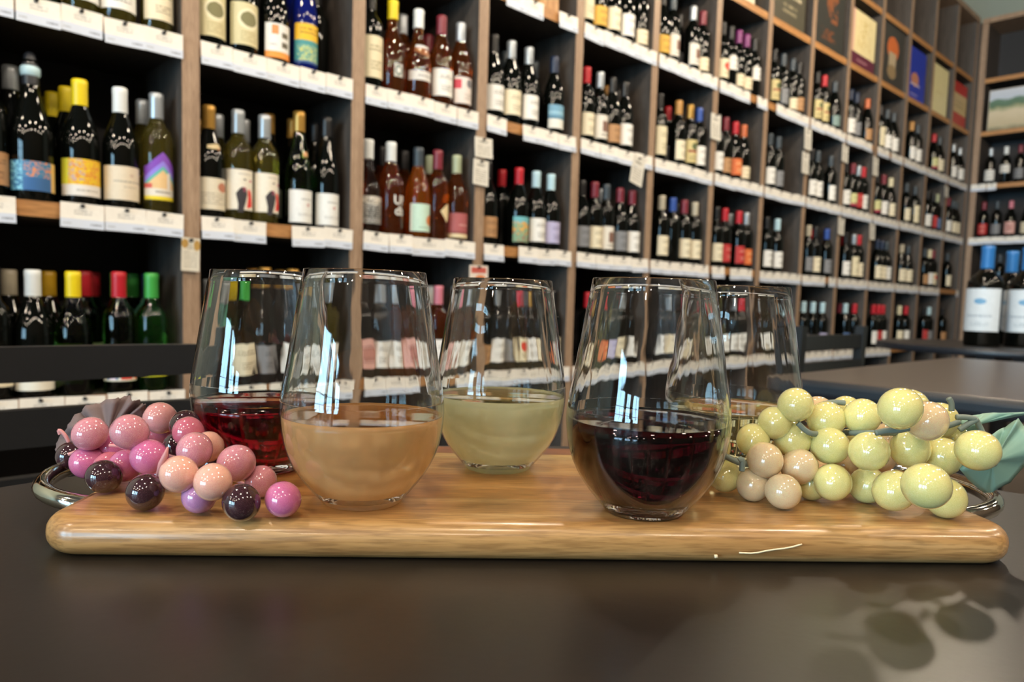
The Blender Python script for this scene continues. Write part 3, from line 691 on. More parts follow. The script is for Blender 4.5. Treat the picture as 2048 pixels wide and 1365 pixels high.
# key: (z0, z1 as fraction of the bottle's straight side start, half angle in degrees, base, features, words)
LAB = {
 'white': (.030, .118, 72, 'E6E6E2', TX(), 'white label'),
 'cream': (.030, .118, 72, 'E2D9BE', TX('867A60'), 'cream label'),
 'creambig': (.022, .104, 80, 'DCD0BA', [('text', .25, .95, .50, .60, 1, '9C958A'), ('ell', .62, .74, .05, .06, 'C8B4A4'), ('text', .45, .75, .36, .42, 1, 'A8A092')], 'wide cream label'),
 'creamlo': (.018, .052, 85, 'E6E2D4', [], 'narrow low white label'),
 'creamlow': (.022, .082, 74, 'E2D6B8', TX('90825E'), 'low cream label'),
 'creamtall': (.030, .155, 66, 'DDD4B4', TX('8A8060'), 'tall cream label'),
 'whitebig': (.012, .105, 74, 'E4E6E4', [('text', .4, .8, .68, .76, 1, '8A8C90'), ('ell', .62, .55, .05, .06, 'C49A9A'), ('text', .3, .85, .2, .3, 2, 'A0A0A0')], 'large white label'),
 'whitehi': (.085, .150, 70, 'E4E2DC', TX(), 'high white label'),
 'grey': (.030, .112, 68, '7E8084', TX('4A4C50'), 'grey label'),
 'tanlab': (.028, .100, 70, 'B0855A', TX('5C4028'), 'tan label'),
 'mustard': (.025, .10, 70, 'D2A63C', TX('7A5A18'), 'mustard label'),
 'lav': (.030, .112, 70, 'B2AED0', TX('6A6890'), 'lavender label'),
 'redlab': (.030, .120, 68, 'B02A2C', TX('E0A090'), 'red label'),
 'orangelab': (.028, .110, 70, 'D06A34', TX('F0C890'), 'orange label'),
 'roselab': (.03, .12, 66, 'B08478', TX('6C4840'), 'dusty rose label'),
 'pinklab': (.03, .125, 70, 'D8A8A0', [('ell', .55, .5, .2, .22, 'B88078')] + TX('8C5C58'), 'pink label'),
 'limelab': (.03, .11, 70, 'CCCC94', [('rect', 0, 1, 0, .22, '9C3048')] + TX('6C7040'), 'pale green label with maroon band'),
 'bluelab': (.03, .11, 70, '4C6C9C', TX('B8C4DC'), 'blue label'),
 'sageband': (.03, .09, 70, '7C9490', TX('4C5C58'), 'sage label'),
 'olivelab': (.03, .12, 70, '8C9478', [('rect', .55, .8, .3, .8, 'A0502C')], 'olive label'),
 'poppy': (.03, .12, 68, 'E2D8B8', [('ell', .55, .62, .28, .22, 'D0402C'), ('text', .3, .8, .15, .35, 2, '806848')], 'cream label with a red emblem'),
 'picture': (.03, .125, 68, 'DAD6CC', [('rect', .36, .72, .30, .75, '7C5A4C'), ('text', .3, .8, .1, .24, 1, '706860')], 'white label with a brown picture'),
 'crestlab': (.03, .135, 68, 'CDBE86', [('rect', .1, .9, .45, .55, '8C3A2C'), ('ell', .5, .72, .22, .16, '55603C'), ('text', .2, .8, .1, .35, 3, '55482C')], 'ornate gold and green label'),
 'blueart': (.022, .088, 78, '3C7CA8', [('rect', .80, 1, 0, 1, 'D8B468'), ('swirl', .30, .80, .45, 1, 7, .56, 'E08A50'), ('rect', .30, .80, 0, .45, '2C6098'), ('swirl', 0, .28, 0, 1, 5, .5, '86CCE2')], 'blue label with orange scrolls'),
 'swirl': (.022, .108, 82, 'E8C418', [('swirl', .20, .88, .32, 1, 9, .52, 'D88A34'), ('swirl', .18, .52, .40, 1, 6, .54, 'B8A0A0'), ('rect', 0, .2, .3, 1, 'D2D038'), ('rect', 0, 1, 0, .30, 'DEDAD4'), ('text', .35, .8, .10, .20, 1, 'A8A49C')], 'yellow label with orange swirls'),
 'mount': (.032, .128, 70, 'E2C08C', [('lineA', .9, 1.02, 2.0, '7C44B8'), ('lineA', .9, .88, 1.02, '8C7CE0'), ('lineA', .9, .78, .88, '5CB4A8'), ('rect', .62, .72, .25, .72, 'E0DCD6'), ('rect', .0, .22, .25, .42, 'D0584C'), ('rect', 0, 1, .10, .30, 'DCD6CA'), ('text', .3, .75, .17, .25, 1, '5C5854'), ('rect', 0, 1, 0, .10, 'E0CC28')], 'peaked rainbow mountain label'),
 'green': (.045, .080, 84, '9A9A6C', [('rect', 0, .45, 0, .7, 'D0B878'), ('rect', .2, .45, .1, .7, 'C8CCC8'), ('rect', .8, 1, .1, .6, 'D8B0A0')], 'low sage label'),
 'patch': (.030, .105, 78, 'DCDACA', [('rect', .12, .40, .55, .90, 'E07C60'), ('rect', .12, .40, .05, .48, '6C84A4'), ('rect', .20, .34, .05, .2, 'D8C8DC'), ('rect', .46, .74, .05, .92, 'D04438'), ('rect', .80, .96, .35, .92, '3C6450'), ('rect', .80, .96, .05, .28, 'D86C38')], 'patchwork of red blue and green squares'),
 'lime': (.038, .066, 82, 'DCE020', [('text', .65, .78, .2, .8, 3, '707018')], 'bright yellow band label'),
 'oval': (.024, .135, 66, 'CFC69C', [('ell', .55, .62, .34, .26, 'DED8B8'), ('ell', .55, .62, .26, .18, '76734C'), ('text', .3, .85, .08, .34, 4, 'A69A70'), ('rect', .06, .09, .04, .96, '8C8C64')], 'cream label with an oval picture'),
 'bee': (.012, .105, 66, 'E2E2E0', [('rect', .20, .40, .68, .95, 'E08C54'), ('rect', .50, .74, .60, .76, '5A5442'), ('rect', .50, .74, .32, .48, '5A5442'), ('text', .14, .36, .34, .42, 1, 'A0A0A0'), ('rect', 0, 1, 0, .19, 'EE963C')], 'white letter B label with orange band'),
 'fish': (.02, .13, 66, 'E8B822', [('rect', 0, 1, 0, .58, '3C8C90'), ('swirl', .1, .9, .05, .45, 6, .5, 'A8C08C'), ('swirl', .2, .8, .05, .40, 8, .58, 'D8C840'), ('text', .2, .9, .72, .92, 2, '907018'), ('rect', 0, 1, 0, .06, '24508C')], 'yellow and teal picture label'),
 'seal': (.022, .105, 76, 'DBD3BE', [('ell', .70, .72, .16, .16, 'B8765C'), ('text', .15, .9, .15, .55, 5, 'A49C8C')], 'cream label with a red seal'),
 'suit': (.030, .138, 74, 'E4DFD0', [('text', .38, .80, .86, .92, 1, 'A8A49C')], 'white label of a black suit and red dress'),
 'medal': (.05, .09, 20, 'BFBDB4', [('ell', .5, .5, .42, .42, '6C7C78'), ('ell', .5, .5, .22, .22, 'D8D8D4')], 'small round silver medal'),
 'sash': (.060, .090, 76, 'D6D4D0', [('text', .3, .8, .3, .7, 1, '8C8C8C')], 'white sash label'),
 'crest': (.022, .110, 70, 'DCD2CC', [('rect', 0, .25, .55, .9, 'C0384C'), ('ell', .58, .78, .14, .18, '6A6A72'), ('text', .35, .8, .15, .4, 3, 'A09890')], 'pale label with a dark crest'),
 'ornate': (.03, .115, 66, '9A9A96', [('ell', .5, .84, .4, .16, 'D2CCC0'), ('swirl', 0, 1, .0, 1, 9, .55, '2A2624'), ('text', .2, .8, .2, .5, 4, '1C1A1A')], 'ornate silver printed label'),
 'hash': None,
 'mint': (.022, .112, 70, 'BFDCCB', [('rect', .0, .08, 0, 1, 'E2E8DC'), ('rect', .92, 1, 0, 1, 'E2E8DC'), ('ell', .78, .42, .20, .20, 'CF7A40'), ('text', .3, .7, .10, .2, 1, '8CAC9C')], 'mint label with an orange flower'),
 'kite': None,
 'dusty': (.014, .098, 74, 'A85A5C', [('rect', 0, 1, 0, .16, 'D8C8A0'), ('rect', 0, 1, .16, .26, '8C4848'), ('text', .35, .85, .48, .56, 1, 'D8B0A8')], 'dusty red label with cream base'),
 'wave': (.022, .11, 72, '6FA0BC', [('rect', 0, 1, 0, .40, 'DCDCD4'), ('rect', 0, 1, .40, .52, '4C7C98'), ('rect', 0, 1, .62, .72, '90BCD0')], 'blue wave label'),
 'vista': (.022, .115, 72, '7CA484', [('rect', 0, 1, .72, 1, '68B0B8'), ('swirl', 0, 1, .3, .8, 4, .5, 'D8A04C'), ('swirl', 0, 1, .0, .4, 5, .55, 'A84C44')], 'painted landscape label'),
}
LMAT = {k_: print_mat('label_' + k_, v[3], v[4]) for k_, v in LAB.items() if v}

# bottle profiles: (r, z); neck top at H
BT_R = {'B': .0375, 'U': .0405, 'H': .037, 'C': .044, 'F': .042}
def prof(ty):
    R = BT_R[ty]
    if ty == 'B': body = [(R, .006), (R, .185), (R * .96, .198), (R * .80, .210), (.021, .222), (.0155, .236), (.0140, .25)]; H, cz = .300, .246
    if ty == 'U': body = [(R, .006), (R, .140), (R * .985, .155), (R * .90, .175), (R * .72, .200), (.021, .222), (.0158, .240), (.0145, .25)]; H, cz = .296, .244
    if ty == 'H': body = [(R, .006), (R, .150), (R * .96, .172), (R * .80, .205), (R * .60, .240), (.0165, .270), (.0140, .29)]; H, cz = .330, .282
    if ty == 'C': body = [(R, .006), (R, .145), (R * .98, .160), (R * .86, .185), (R * .66, .212), (.021, .240), (.0165, .27)]; H, cz = .320, .268
    if ty == 'F': body = [(R * .94, .006), (R, .09), (R, .130), (R * .92, .152), (R * .66, .176), (.019, .198), (.0150, .22), (.0142, .24)]; H, cz = .290, .240
    return R, body, H, cz
BODY = {}
def body_me(ty, g):
    if (ty, g) in BODY: return BODY[ty, g]
    R, body, H, cz = prof(ty)
    p = [(0, .004), (R * .6, .0), (R * .92, .0), (R, .006)] + body[1:] + [(body[-1][0], H - .012), (.0155, H - .010), (.0155, H - .001), (.012, H), (0, H)]
    BODY[ty, g] = lathe('bottle_glass', p, 26, bglass(g))
    return BODY[ty, g]
CAPS = {}
def cap_me(ty, c):
    if (ty, c) in CAPS: return CAPS[ty, c]
    R, body, H, cz = prof(ty)
    if c == 'crown':
        p = [(.0172, cz - .02), (.0178, cz + .01), (.0170, H - .014), (.0150, H - .006), (.0130, H + .004), (.0115, H + .012), (.006, H + .017), (0, H + .017)]
    else:
        p = [(.0168, cz - .008), (.0172, cz - .006), (.0168, H - .016), (.0174, H - .012), (.0172, H - .001), (.0150, H + .0018), (0, H + .002)]
    CAPS[ty, c] = lathe('capsule', p, 22, cap_mat(c))
    return CAPS[ty, c]
LMES = {}
def label_me(ty, key):
    if (ty, key) in LMES: return LMES[ty, key]
    R = BT_R[ty] + .0005
    z0, z1, ha = LAB[key][:3]
    n, nv = 20, 2
    V, F, UV = [], [], []
    for i in range(n + 1):
        u = i / n
        a = radians(-ha + 2 * ha * u)
        zt = z1 if key != 'mount' else z1 + .036 * max(0, 1 - abs(u - .5) / .42) - .012
        for j in range(nv + 1):
            z = z0 + (zt - z0) * j / nv
            V.append((R * sin(a), -R * cos(a), z)); UV.append((u, (z - z0) / (z1 - z0)))
    for i in range(n):
        for j in range(nv):
            a = i * (nv + 1) + j
            F.append([a, a + nv + 1, a + nv + 2, a + 1])
    LMES[ty, key] = mesh('label', V, F, True, [LMAT[key]], None, UV)
    return LMES[ty, key]
def wrap(name, bm, R, m, rot=0.0):
    """wrap flat print (x = arc length, y = height) round a bottle of radius R"""
    xs = [v.co.x for v in bm.verts]
    x = min(xs)
    while x < max(xs):
        bmesh.ops.bisect_plane(bm, geom=list(bm.verts) + list(bm.edges) + list(bm.faces), plane_co=(x, 0, 0), plane_no=(1, 0, 0)); x += .003
    for v in bm.verts:
        a = v.co.x / R + rot
        v.co = Vector((R * sin(a), -R * cos(a), v.co.y))
    return frombm(name, bm, m)
def grow(L, s, cx, cy):
    return [[(cx + (x - cx) * s, cy + (y - cy) * s) for x, y in P] for P in L]
def polys_bm(L):
    bm = bmesh.new()
    for P in L: bm.faces.new([bm.verts.new((x / 1000, y / 1000, 0)) for x, y in P])
    bmesh.ops.triangulate(bm, faces=list(bm.faces))
    return bm
def text_bm(s, size, cx, cy, sy=1.0):
    cu = bpy.data.curves.new('lettering', 'FONT')
    cu.body = s; cu.size = size; cu.align_x = 'CENTER'; cu.offset = .0006 * size / .03
    o = bpy.data.objects.new('lettering', cu); COL.objects.link(o)
    dg = bpy.context.evaluated_depsgraph_get()
    me = bpy.data.meshes.new_from_object(o.evaluated_get(dg))
    bpy.data.objects.remove(o); bpy.data.curves.remove(cu)
    bm = bmesh.new(); bm.from_mesh(me); bpy.data.meshes.remove(me)
    for v in bm.verts: v.co = Vector((v.co.x + cx, v.co.y * sy + cy, v.co.z))
    return bm
INK_K = mat('ink_charcoal', '2E2C32', rough=.6); INK_R = mat('ink_red', 'D8281E', rough=.6); INK_W = mat('ink_white', 'D8D8D4', rough=.6)
INK_P = mat('ink_rose_red', 'B8506C', rough=.6); INK_T = mat('paper_tag_cream', 'D9C79C', rough=.6)
R = BT_R['B'] + .0009
SUIT = wrap('suit_print', polys_bm(grow([[(-14, 71), (-6, 82), (0, 86), (5, 84), (9, 84), (12, 70), (8, 52), (4, 40), (3, 30), (-10, 30), (-9, 48)], [(3, 104), (9, 104), (9, 101), (3, 101)]], 1.22, 4, 62)), R, INK_K)
DRESS = wrap('dress_print', polys_bm(grow([[(13, 80), (17, 83), (24, 76), (27, 60), (29, 44), (11, 40), (14, 62)]], 1.22, 4, 62)), R, INK_R)
FLOWER = wrap('flower_print', polys_bm(grow([[(2, 86), (7, 86), (8, 78), (4, 75), (1, 79)], [(18, 98), (25, 98), (25, 103), (18, 103)]], 1.22, 4, 62)), R, INK_P)
UPPR = wrap('white_lettering', text_bm('UP', .040, .010, .100), BT_R['U'] + .0006, INK_W)
UPP2 = wrap('white_lettering', text_bm('db', .040, .010, .066), BT_R['U'] + .0006, INK_W)
SASH = wrap('paper_tag', polys_bm([[(-26, 172), (26, 172), (30, 150), (22, 138), (-8, 142), (-30, 150)]]), .0330, INK_W)
KITE = polys_bm([[(-14, 96), (2, 112), (18, 124), (24, 100), (20, 72), (12, 60)]])
KITEM = wrap('paper_tag', KITE, .0412, INK_T)
NECK = wrap('neck_label', polys_bm([[(-20, 190), (8, 196), (17, 188), (16, 168), (8, 164), (-2, 174), (-20, 176)]]), .0345, INK_T)
NECKD = wrap('neck_medallion', polys_bm([[(8, 184), (14, 184), (14, 172), (8, 172)]]), .0349, mat('ink_sienna', 'B06A48', rough=.6))
MEDAL = wrap('neck_medallion', polys_bm([[(-2, 212), (4, 216), (11, 214), (14, 206), (11, 198), (4, 195), (-3, 199)]]), .0300, mat('gold_paper', 'D0A070', rough=.5))

BOTTLES = [
    (0, 1, "-339 46 U g navy blueart|-259 46 B o silver white|-180 46 U o silver white|-89 46 B o gold cream"),
    (0, 2, "-447 46 B k black tanlab|-386 145 C k silver none|-364 46 C k crown blueart|-292 312 U k yellow none|-282 232 U k yellow none|-270 145 U k yellow none|-264 46 U k yellow swirl|-176 46 U k white creambig|-93 145 B o silver mustard|-91 46 B o silver mount"),
    (0, 3, "-446 46 B k black cream|-397 145 U k beige none|-367 46 U k white creamlo|-314 232 U k mustard none|-315 145 U k mustard none|-284 46 U g yellow green|-194 312 B g red none|-194 232 B g red none|-235 145 B g red olivelab|-183 46 B g red patch|-97 232 B g green none|-159 145 B g green none|-106 46 B g green lime|-82 145 B t navy none"),
    (1, 1, "42 46 U k gold oval|131 46 U k gold oval|223 46 U k black bee|332 145 H n navy none|315 46 H n navy fish|408 145 B k black none"),
    (1, 2, "82 232 U k gold none|41 46 U k gold seal|104 145 B o silver none|121 46 B o silver suit|180 145 B o silver none|197 46 B o silver suit|256 145 H k gold grey|332 145 H k gold none|302 46 H g gold whitebig|407 145 H k black none|391 46 H k black whitebig"),
    (1, 3, "43 46 F t silver none|111 145 B g yellow lime|124 46 B g green cream|208 145 H k gold white|201 46 H k gold grey|295 145 H k gold none|286 46 H k gold white|376 46 B o silver white|408 145 B o silver cream"),
    (2, 1, "538 46 B k black creamtall|619 46 F r yellow medal|725 145 B r silver none|719 46 F r white sash|899 232 B r maroon none|813 46 U r maroon white|896 46 U r silver crest"),
    (2, 2, "536 46 F c white ornate|652 145 B r black none|621 46 U r white hash|741 145 B r black none|729 46 U a slate mint|850 145 B r sage none|809 46 B r maroon kite|892 46 U r sage dusty"),
    (2, 3, "527 46 B k black pinklab|601 46 B k silver white|676 46 B r silver white|750 46 B r black pinklab|864 145 B r white none|824 46 B r pink white|901 46 B r silver white"),
    (3, 0, "1086 46 B k black white|1166 46 U k black cream"),
    (3, 1, "1048 46 U k black white|1241 232 U k slate none|1196 145 U k slate none|1134 46 U k silver cream|1224 46 U k silver white|1352 145 U k slate none|1362 46 U k navy wave"),
    (3, 2, "1033 46 U k black tanlab|1195 145 B k red none|1191 46 U k red vista|1282 46 U k ice white|1389 145 B k black none|1364 46 U k ice lav"),
    (3, 3, "1018 46 B k black tanlab|1092 46 B k silver white|1166 46 B k black grey|1241 46 B k red poppy|1315 46 B k gold white|1389 145 B k silver none|1392 46 B k black cream"),
    (4, 0, "1524 46 B k black creamtall|1603 46 U k gold mustard|1688 46 U k gold cream|1781 46 U k silver white|1880 46 B k black creamlow"),
    (4, 1, "1550 46 B k red cream|1635 46 B k silver picture|1803 145 B k tan white|1715 46 U k black tanlab|1797 46 U k black white|1880 145 B k black none"),
    (4, 2, "1546 46 U k black grey|1626 46 B k maroon cream|1787 145 B k silver none|1702 46 B k slate picture|1794 46 U k maroon grey|1877 46 U k maroon white"),
    (4, 3, "1608 46 B k red orangelab|1698 46 B k black lav|1774 46 B k silver cream|1871 46 B k black white|1880 145 B k red cream"),
    (5, 0, "2038 46 U k black mustard|2117 46 B k slate picture|2322 145 B k black grey|2281 46 B k silver picture|2362 46 B k maroon creamlow"),
    (5, 1, "2050 46 B k black creamtall|2254 145 B k red grey|2200 46 B k tan cream|2371 232 B k blue none|2294 46 B k gold crestlab|2371 46 B k blue white"),
    (5, 2, "2099 46 B k beige cream|2187 46 B k blue none|2282 46 B k maroon cream|2371 46 B k beige cream|2371 145 B k black roselab"),
    (5, 3, "2141 46 B k black white|2218 46 B k silver cream|2294 46 B k black white|2371 46 B k maroon cream"),
    (6, 0, "2541 46 B k black poppy|2617 46 B k black whitehi|2694 46 B k purple creamlow|2770 46 B k purple creamlow|2849 46 B k black whitehi"),
    (6, 1, "2534 46 B k black white|2611 46 B k maroon tanlab|2705 46 U k red orangelab|2788 46 U k copper creamlow"),
    (6, 2, "2570 46 B k black cream|2646 46 B k red redlab|2861 145 B k silver none|2784 46 B k red redlab|2861 46 B k silver orangelab"),
    (6, 3, "2661 46 B k black white|2770 46 B k silver white|2861 46 B k red white"),
    (7, 0, "3064 46 B k black crestlab|3166 46 B k slate grey|3352 145 B k slate none|3275 46 B k slate creamlow|3352 46 B k black tanlab"),
    (7, 1, "3066 46 B k slate white|3162 46 B k slate grey"),
    (7, 2, "3083 46 B k black white|3203 46 B k ice white"),
    (7, 3, "3135 46 B k silver white|3275 46 B k black white|3352 46 B k black cream"),
    (8, 0, "3587 46 B k black crestlab|3681 46 B k red crestlab|3842 145 B k black cream|3828 46 U k slate sageband"),
    (8, 1, "3575 46 B k black white|3655 46 B k slate white|3842 145 B k black creamlow|3836 46 B k slate white"),
    (8, 2, "3589 46 B k beige grey|3689 46 B k black cream|3842 145 B k red white|3842 46 B k blue grey"),
    (8, 3, "3582 46 B k ice grey|3710 46 B k ice none|3842 46 B k ice lav"),
    (9, 0, "4065 46 B k navy white|4158 46 B k navy grey|4330 145 U k copper none|4330 46 U k copper tanlab"),
    (9, 1, "4058 46 B k black white|4166 46 B k maroon limelab|4257 46 B k silver redlab|4333 46 B k red white"),
    (9, 2, "4126 46 B k black white|4333 145 B k red redlab|4257 46 B k silver creamtall|4333 46 B k red cream"),
    (9, 3, "4188 46 B k ice bluelab|4333 145 B k maroon none|4333 46 B k red sageband"),
    (10, 0, "4559 46 B k black creamtall|4675 46 U k slate white|4795 46 U k slate white"),
    (10, 1, "4566 46 B k black limelab|4691 46 B k maroon white|4821 46 U k cream cream"),
    (10, 2, "4656 46 U k navy cream|4738 46 U k navy cream|4821 46 U k slate white"),
    (10, 3, "4658 46 B k red white|4747 46 B k red redlab|4824 46 B k red white"),
    (11, 0, "5150 46 B k tan white|5275 46 B k slate white"),
    (11, 1, "5135 46 B k slate cream|5314 46 B k slate creamtall"),
    (11, 2, "5119 46 U k beige cream|5253 46 U k slate cream"),
    (11, 3, "5155 46 B k cream cream|5289 46 B k red white"),
    (12, 0, "5642 46 U k red limelab|5772 46 U k slate cream"),
    (12, 1, "5588 46 B k black white|5728 46 B k black redlab|5805 46 B k sage bluelab"),
    (12, 2, "5614 46 B k slate tanlab|5728 46 B k cream white|5805 46 B k maroon poppy"),
    (12, 3, "5698 46 B k black redlab|5805 46 B k ice grey"),
    (13, 0, "6122 46 B k silver white|6293 46 U k silver white"),
    (13, 1, "6084 46 B k maroon white|6210 46 U k slate cream|6293 46 U k slate cream"),
    (13, 2, "6174 46 B k slate cream"),
    (13, 3, "6149 46 B k black tanlab"),
]
TAGS={ (0,1):[(-481, -401), (-399, -312), (-312, -224), (-224, -135), (-135, -43)], (0,2):[(-491, -405), (-320, -226), (-226, -133), (-133, -42)], (0,3):[(-500, -409), (-408, -316), (-316, -228), (-226, -132), (-130, -40)], (1,1):[(1, 84), (84, 178), (178, 277), (277, 359), (359, 448)], (1,2):[(1, 89), (86, 180), (255, 358), (358, 454)], (1,3):[(1, 85), (85, 183), (193, 285), (285, 366), (366, 457)], (2,1):[(492, 571), (571, 655), (655, 751), (751, 847), (849, 942)], (2,2):[(492, 585), (585, 674), (674, 809), (809, 942)], (2,3):[(502, 595), (595, 693), (693, 780), (833, 934)], (3,0):[(1054, 1147), (1147, 1242), (1325, 1430)], (3,1):[(982, 1074), (1154, 1245), (1245, 1343), (1343, 1442)], (3,2):[(982, 1077), (1152, 1252), (1252, 1348), (1348, 1440)], (6,0):[(2458, 2597), (2597, 2744), (2815, 2920)], (7,0):[(3023, 3207), (3207, 3408)], (6,2):[(2466, 2582), (2639, 2778), (2778, 2855)], (8,2):[(3435, 3621), (3621, 3744), (3794, 3894)], (9,0):[(3926, 4128), (4128, 4315)], (10,0):[(4417, 4619), (4664, 4872)], (11,3):[], (12,3):[], (13,3):[], (12,2):[(5412, 5638), (5638, 5852)], (13,2):[(6289, 6358)] }
CARDS= [(-0.026, 0.986, 0.046, 0.086), (0.964, 1.416, 0.08, 0.068), (0.956, 1.33, 0.069, 0.087), (1.848, 1.458, 0.132, 0.146), (0.957, 0.975, 0.092, 0.071), (2.43, 1.749, 0.088, 0.148), (3.395, 1.855, 0.129, 0.12), (3.384, 1.719, 0.098, 0.132), (3.906, 1.851, 0.137, 0.103), (4.387, 1.843, 0.133, 0.133), (3.915, 1.409, 0.138, 0.103), (4.405, 1.418, 0.126, 0.107), (5.837, 1.853, 0.144, 0.088)]
GW = dict(k='dark', g='green glass', o='olive glass', c='clear', r='rosé', a='amber rosé', n='cobalt', t='teal')
CW = dict(black='black', silver='silver', white='white', yellow='yellow', mustard='mustard', gold='gold', red='red', green='green', maroon='maroon', navy='navy', slate='slate', beige='beige', ice='pale blue', tan='tan', blue='blue', purple='purple', copper='copper', sage='sage', pink='pink', cream='cream', crown='wired')
RW = {0: 'top tagged row', 1: 'second tagged row', 2: 'third tagged row', 3: 'row behind the glasses'}
ORD = ['first', 'second', 'third', 'fourth', 'fifth', 'sixth', 'seventh', 'eighth', 'ninth', 'tenth', 'eleventh', 'twelfth', 'thirteenth', 'fourteenth', 'fifteenth']
def bottle(ty, g, cap, lab, label, loc, rot, group):
    t = thing('wine_bottle', label, 'bottle', loc, rot, group)
    ob('bottle_glass', body_me(ty, g), t)
    c = ob('capsule', cap_me(ty, cap), t)
    if cap == 'crown': ob('foil_band', lathe('foil_band', [(.0180, .283), (.0200, .286), (.0205, .294), (.0200, .302), (.0172, .305)], 22, cap_mat('ice')), c)
    if lab in LMAT:
        l = ob('label', label_me(ty, lab), t)
        if lab == 'suit':
            for nm, me in (('suit_print', SUIT), ('dress_print', DRESS), ('flower_print', FLOWER)): ob(nm, me, l)
    if lab == 'hash':
        ob('lettering', UPPR, t); ob('lettering', UPP2, t)
    if lab == 'kite': ob('paper_tag', KITEM, t)
    if lab == 'sash': ob('neck_wrap', SASH, t)
    if lab == 'seal':
        q = ob('neck_label', NECK, t); ob('seal_print', NECKD, q)
    if ty == 'H' and lab == 'whitebig' and cap == 'gold': ob('neck_medallion', MEDAL, t)
    return t
LABW = {k_: v[5] for k_, v in LAB.items() if v}
LABW['hash'] = 'white printed lettering'; LABW['kite'] = 'cream hanging tag'
for (bay, row, st) in BOTTLES:
    for i, it in enumerate(st.split('|')):
        s, d, ty, g, cap, lab = it.split()
        lw = ' and ' + LABW[lab] if lab in LABW else ''
        txt = '%s bottle, %s capsule, %s, %s in %s bay, %s' % (GW[g], CW[cap], LABW.get(lab, 'no label seen'), ORD[i], ORD[bay], RW[row])
        if len(txt.replace('-', ' ').split()) > 16: txt = '%s bottle, %s, %s in %s bay, %s' % (CW[cap], LABW.get(lab, 'no label'), ORD[i], ORD[bay], RW[row])
        if len(txt.replace('-', ' ').split()) > 16: txt = '%s, %s in %s bay, %s' % (LABW[lab], ORD[i], ORD[bay], RW[row])
        x = int(s) / 1000
        bottle(ty, g, cap, lab, txt, rf(x, int(d) / 1000, ROWZ[row]), ANG + random.uniform(-.12, .12), 'wine bottles on the long shelving')
# corner unit
for (row, x, ty, cap, lab) in [(0, .075, 'B', 'silver', 'white'), (0, .185, 'B', 'white', 'whitehi'), (0, .285, 'B', 'maroon', 'grey'), (0, .375, 'B', 'black', 'tanlab'),
                               (1, .055, 'B', 'maroon', 'redlab'), (1, .150, 'B', 'slate', 'grey'), (1, .250, 'U', 'pink', 'pinklab'), (1, .365, 'U', 'maroon', 'cream'),
                               (2, .10, 'B', 'slate', 'none'), (2, .20, 'B', 'slate', 'cream'), (2, .32, 'B', 'black', 'cream')]:
    lw = ' and ' + LABW[lab] if lab in LABW else ''
    bottle(ty, 'k', cap, lab, 'dark bottle with %s capsule%s in the corner, %s' % (CW[cap], lw, {0: 'upper shelf', 1: 'middle shelf', 2: 'low shelf'}[row]),
           rrf(x, .05, ROWZ[row]), ANG2 + random.uniform(-.1, .1), 'wine bottles on the corner shelving')

# the large blue-capped bottles on the far round table
def big_bottle(label, loc, rot):
    t = thing('large_wine_bottle', label, 'bottle', loc, rot, 'large blue-capped bottles')
    R = .068
    ob('bottle_glass', lathe('bottle_glass', [(0, .006), (R * .6, 0), (R * .93, 0), (R, .01), (R, .252), (R * .97, .266), (R * .80, .286), (.034, .304), (.024, .318), (.021, .34), (.021, .40), (0, .40)], 36, bglass('k')), t)
    ob('capsule', lathe('capsule', [(.0245, .322), (.0250, .325), (.0245, .395), (.0255, .400), (.0255, .412), (.022, .416), (0, .416)], 28, mat('capsule_royal_blue', '2F74B8', var=.05, rough=.35)), t)
    n = 20; V, F, UV = [], [], []
    for i in range(n + 1):
        a = radians(-75 + 150 * i / n)
        for j in range(2): V.append(((R + .0006) * sin(a), -(R + .0006) * cos(a), (.062, .238)[j])); UV.append((i / n, j))
    for i in range(n): F.append([2 * i, 2 * i + 2, 2 * i + 3, 2 * i + 1])
    m = MATS.get('label_big') or print_mat('label_big', 'D8E2EA', [('ell', .55, .70, .13, .07, '6FA4CC'), ('text', .25, .8, .32, .40, 1, '90A0B0'), ('text', .35, .75, .12, .22, 2, 'A0B0BC')])
    MATS['label_big'] = m
    ob('label', mesh('label', V, F, True, [m], None, UV), t)
big_bottle('large blue-capped bottle with pale label on the far table, left one', (1.965, 3.10, .76), ANG2 - .12)
big_bottle('large blue-capped bottle with pale label on the far table, right edge of photo', (2.150, 3.12, .76), ANG2 + .05)
big_bottle('large blue-capped bottle standing behind the other two on the far table', (2.215, 3.32, .76), ANG2 + .1)

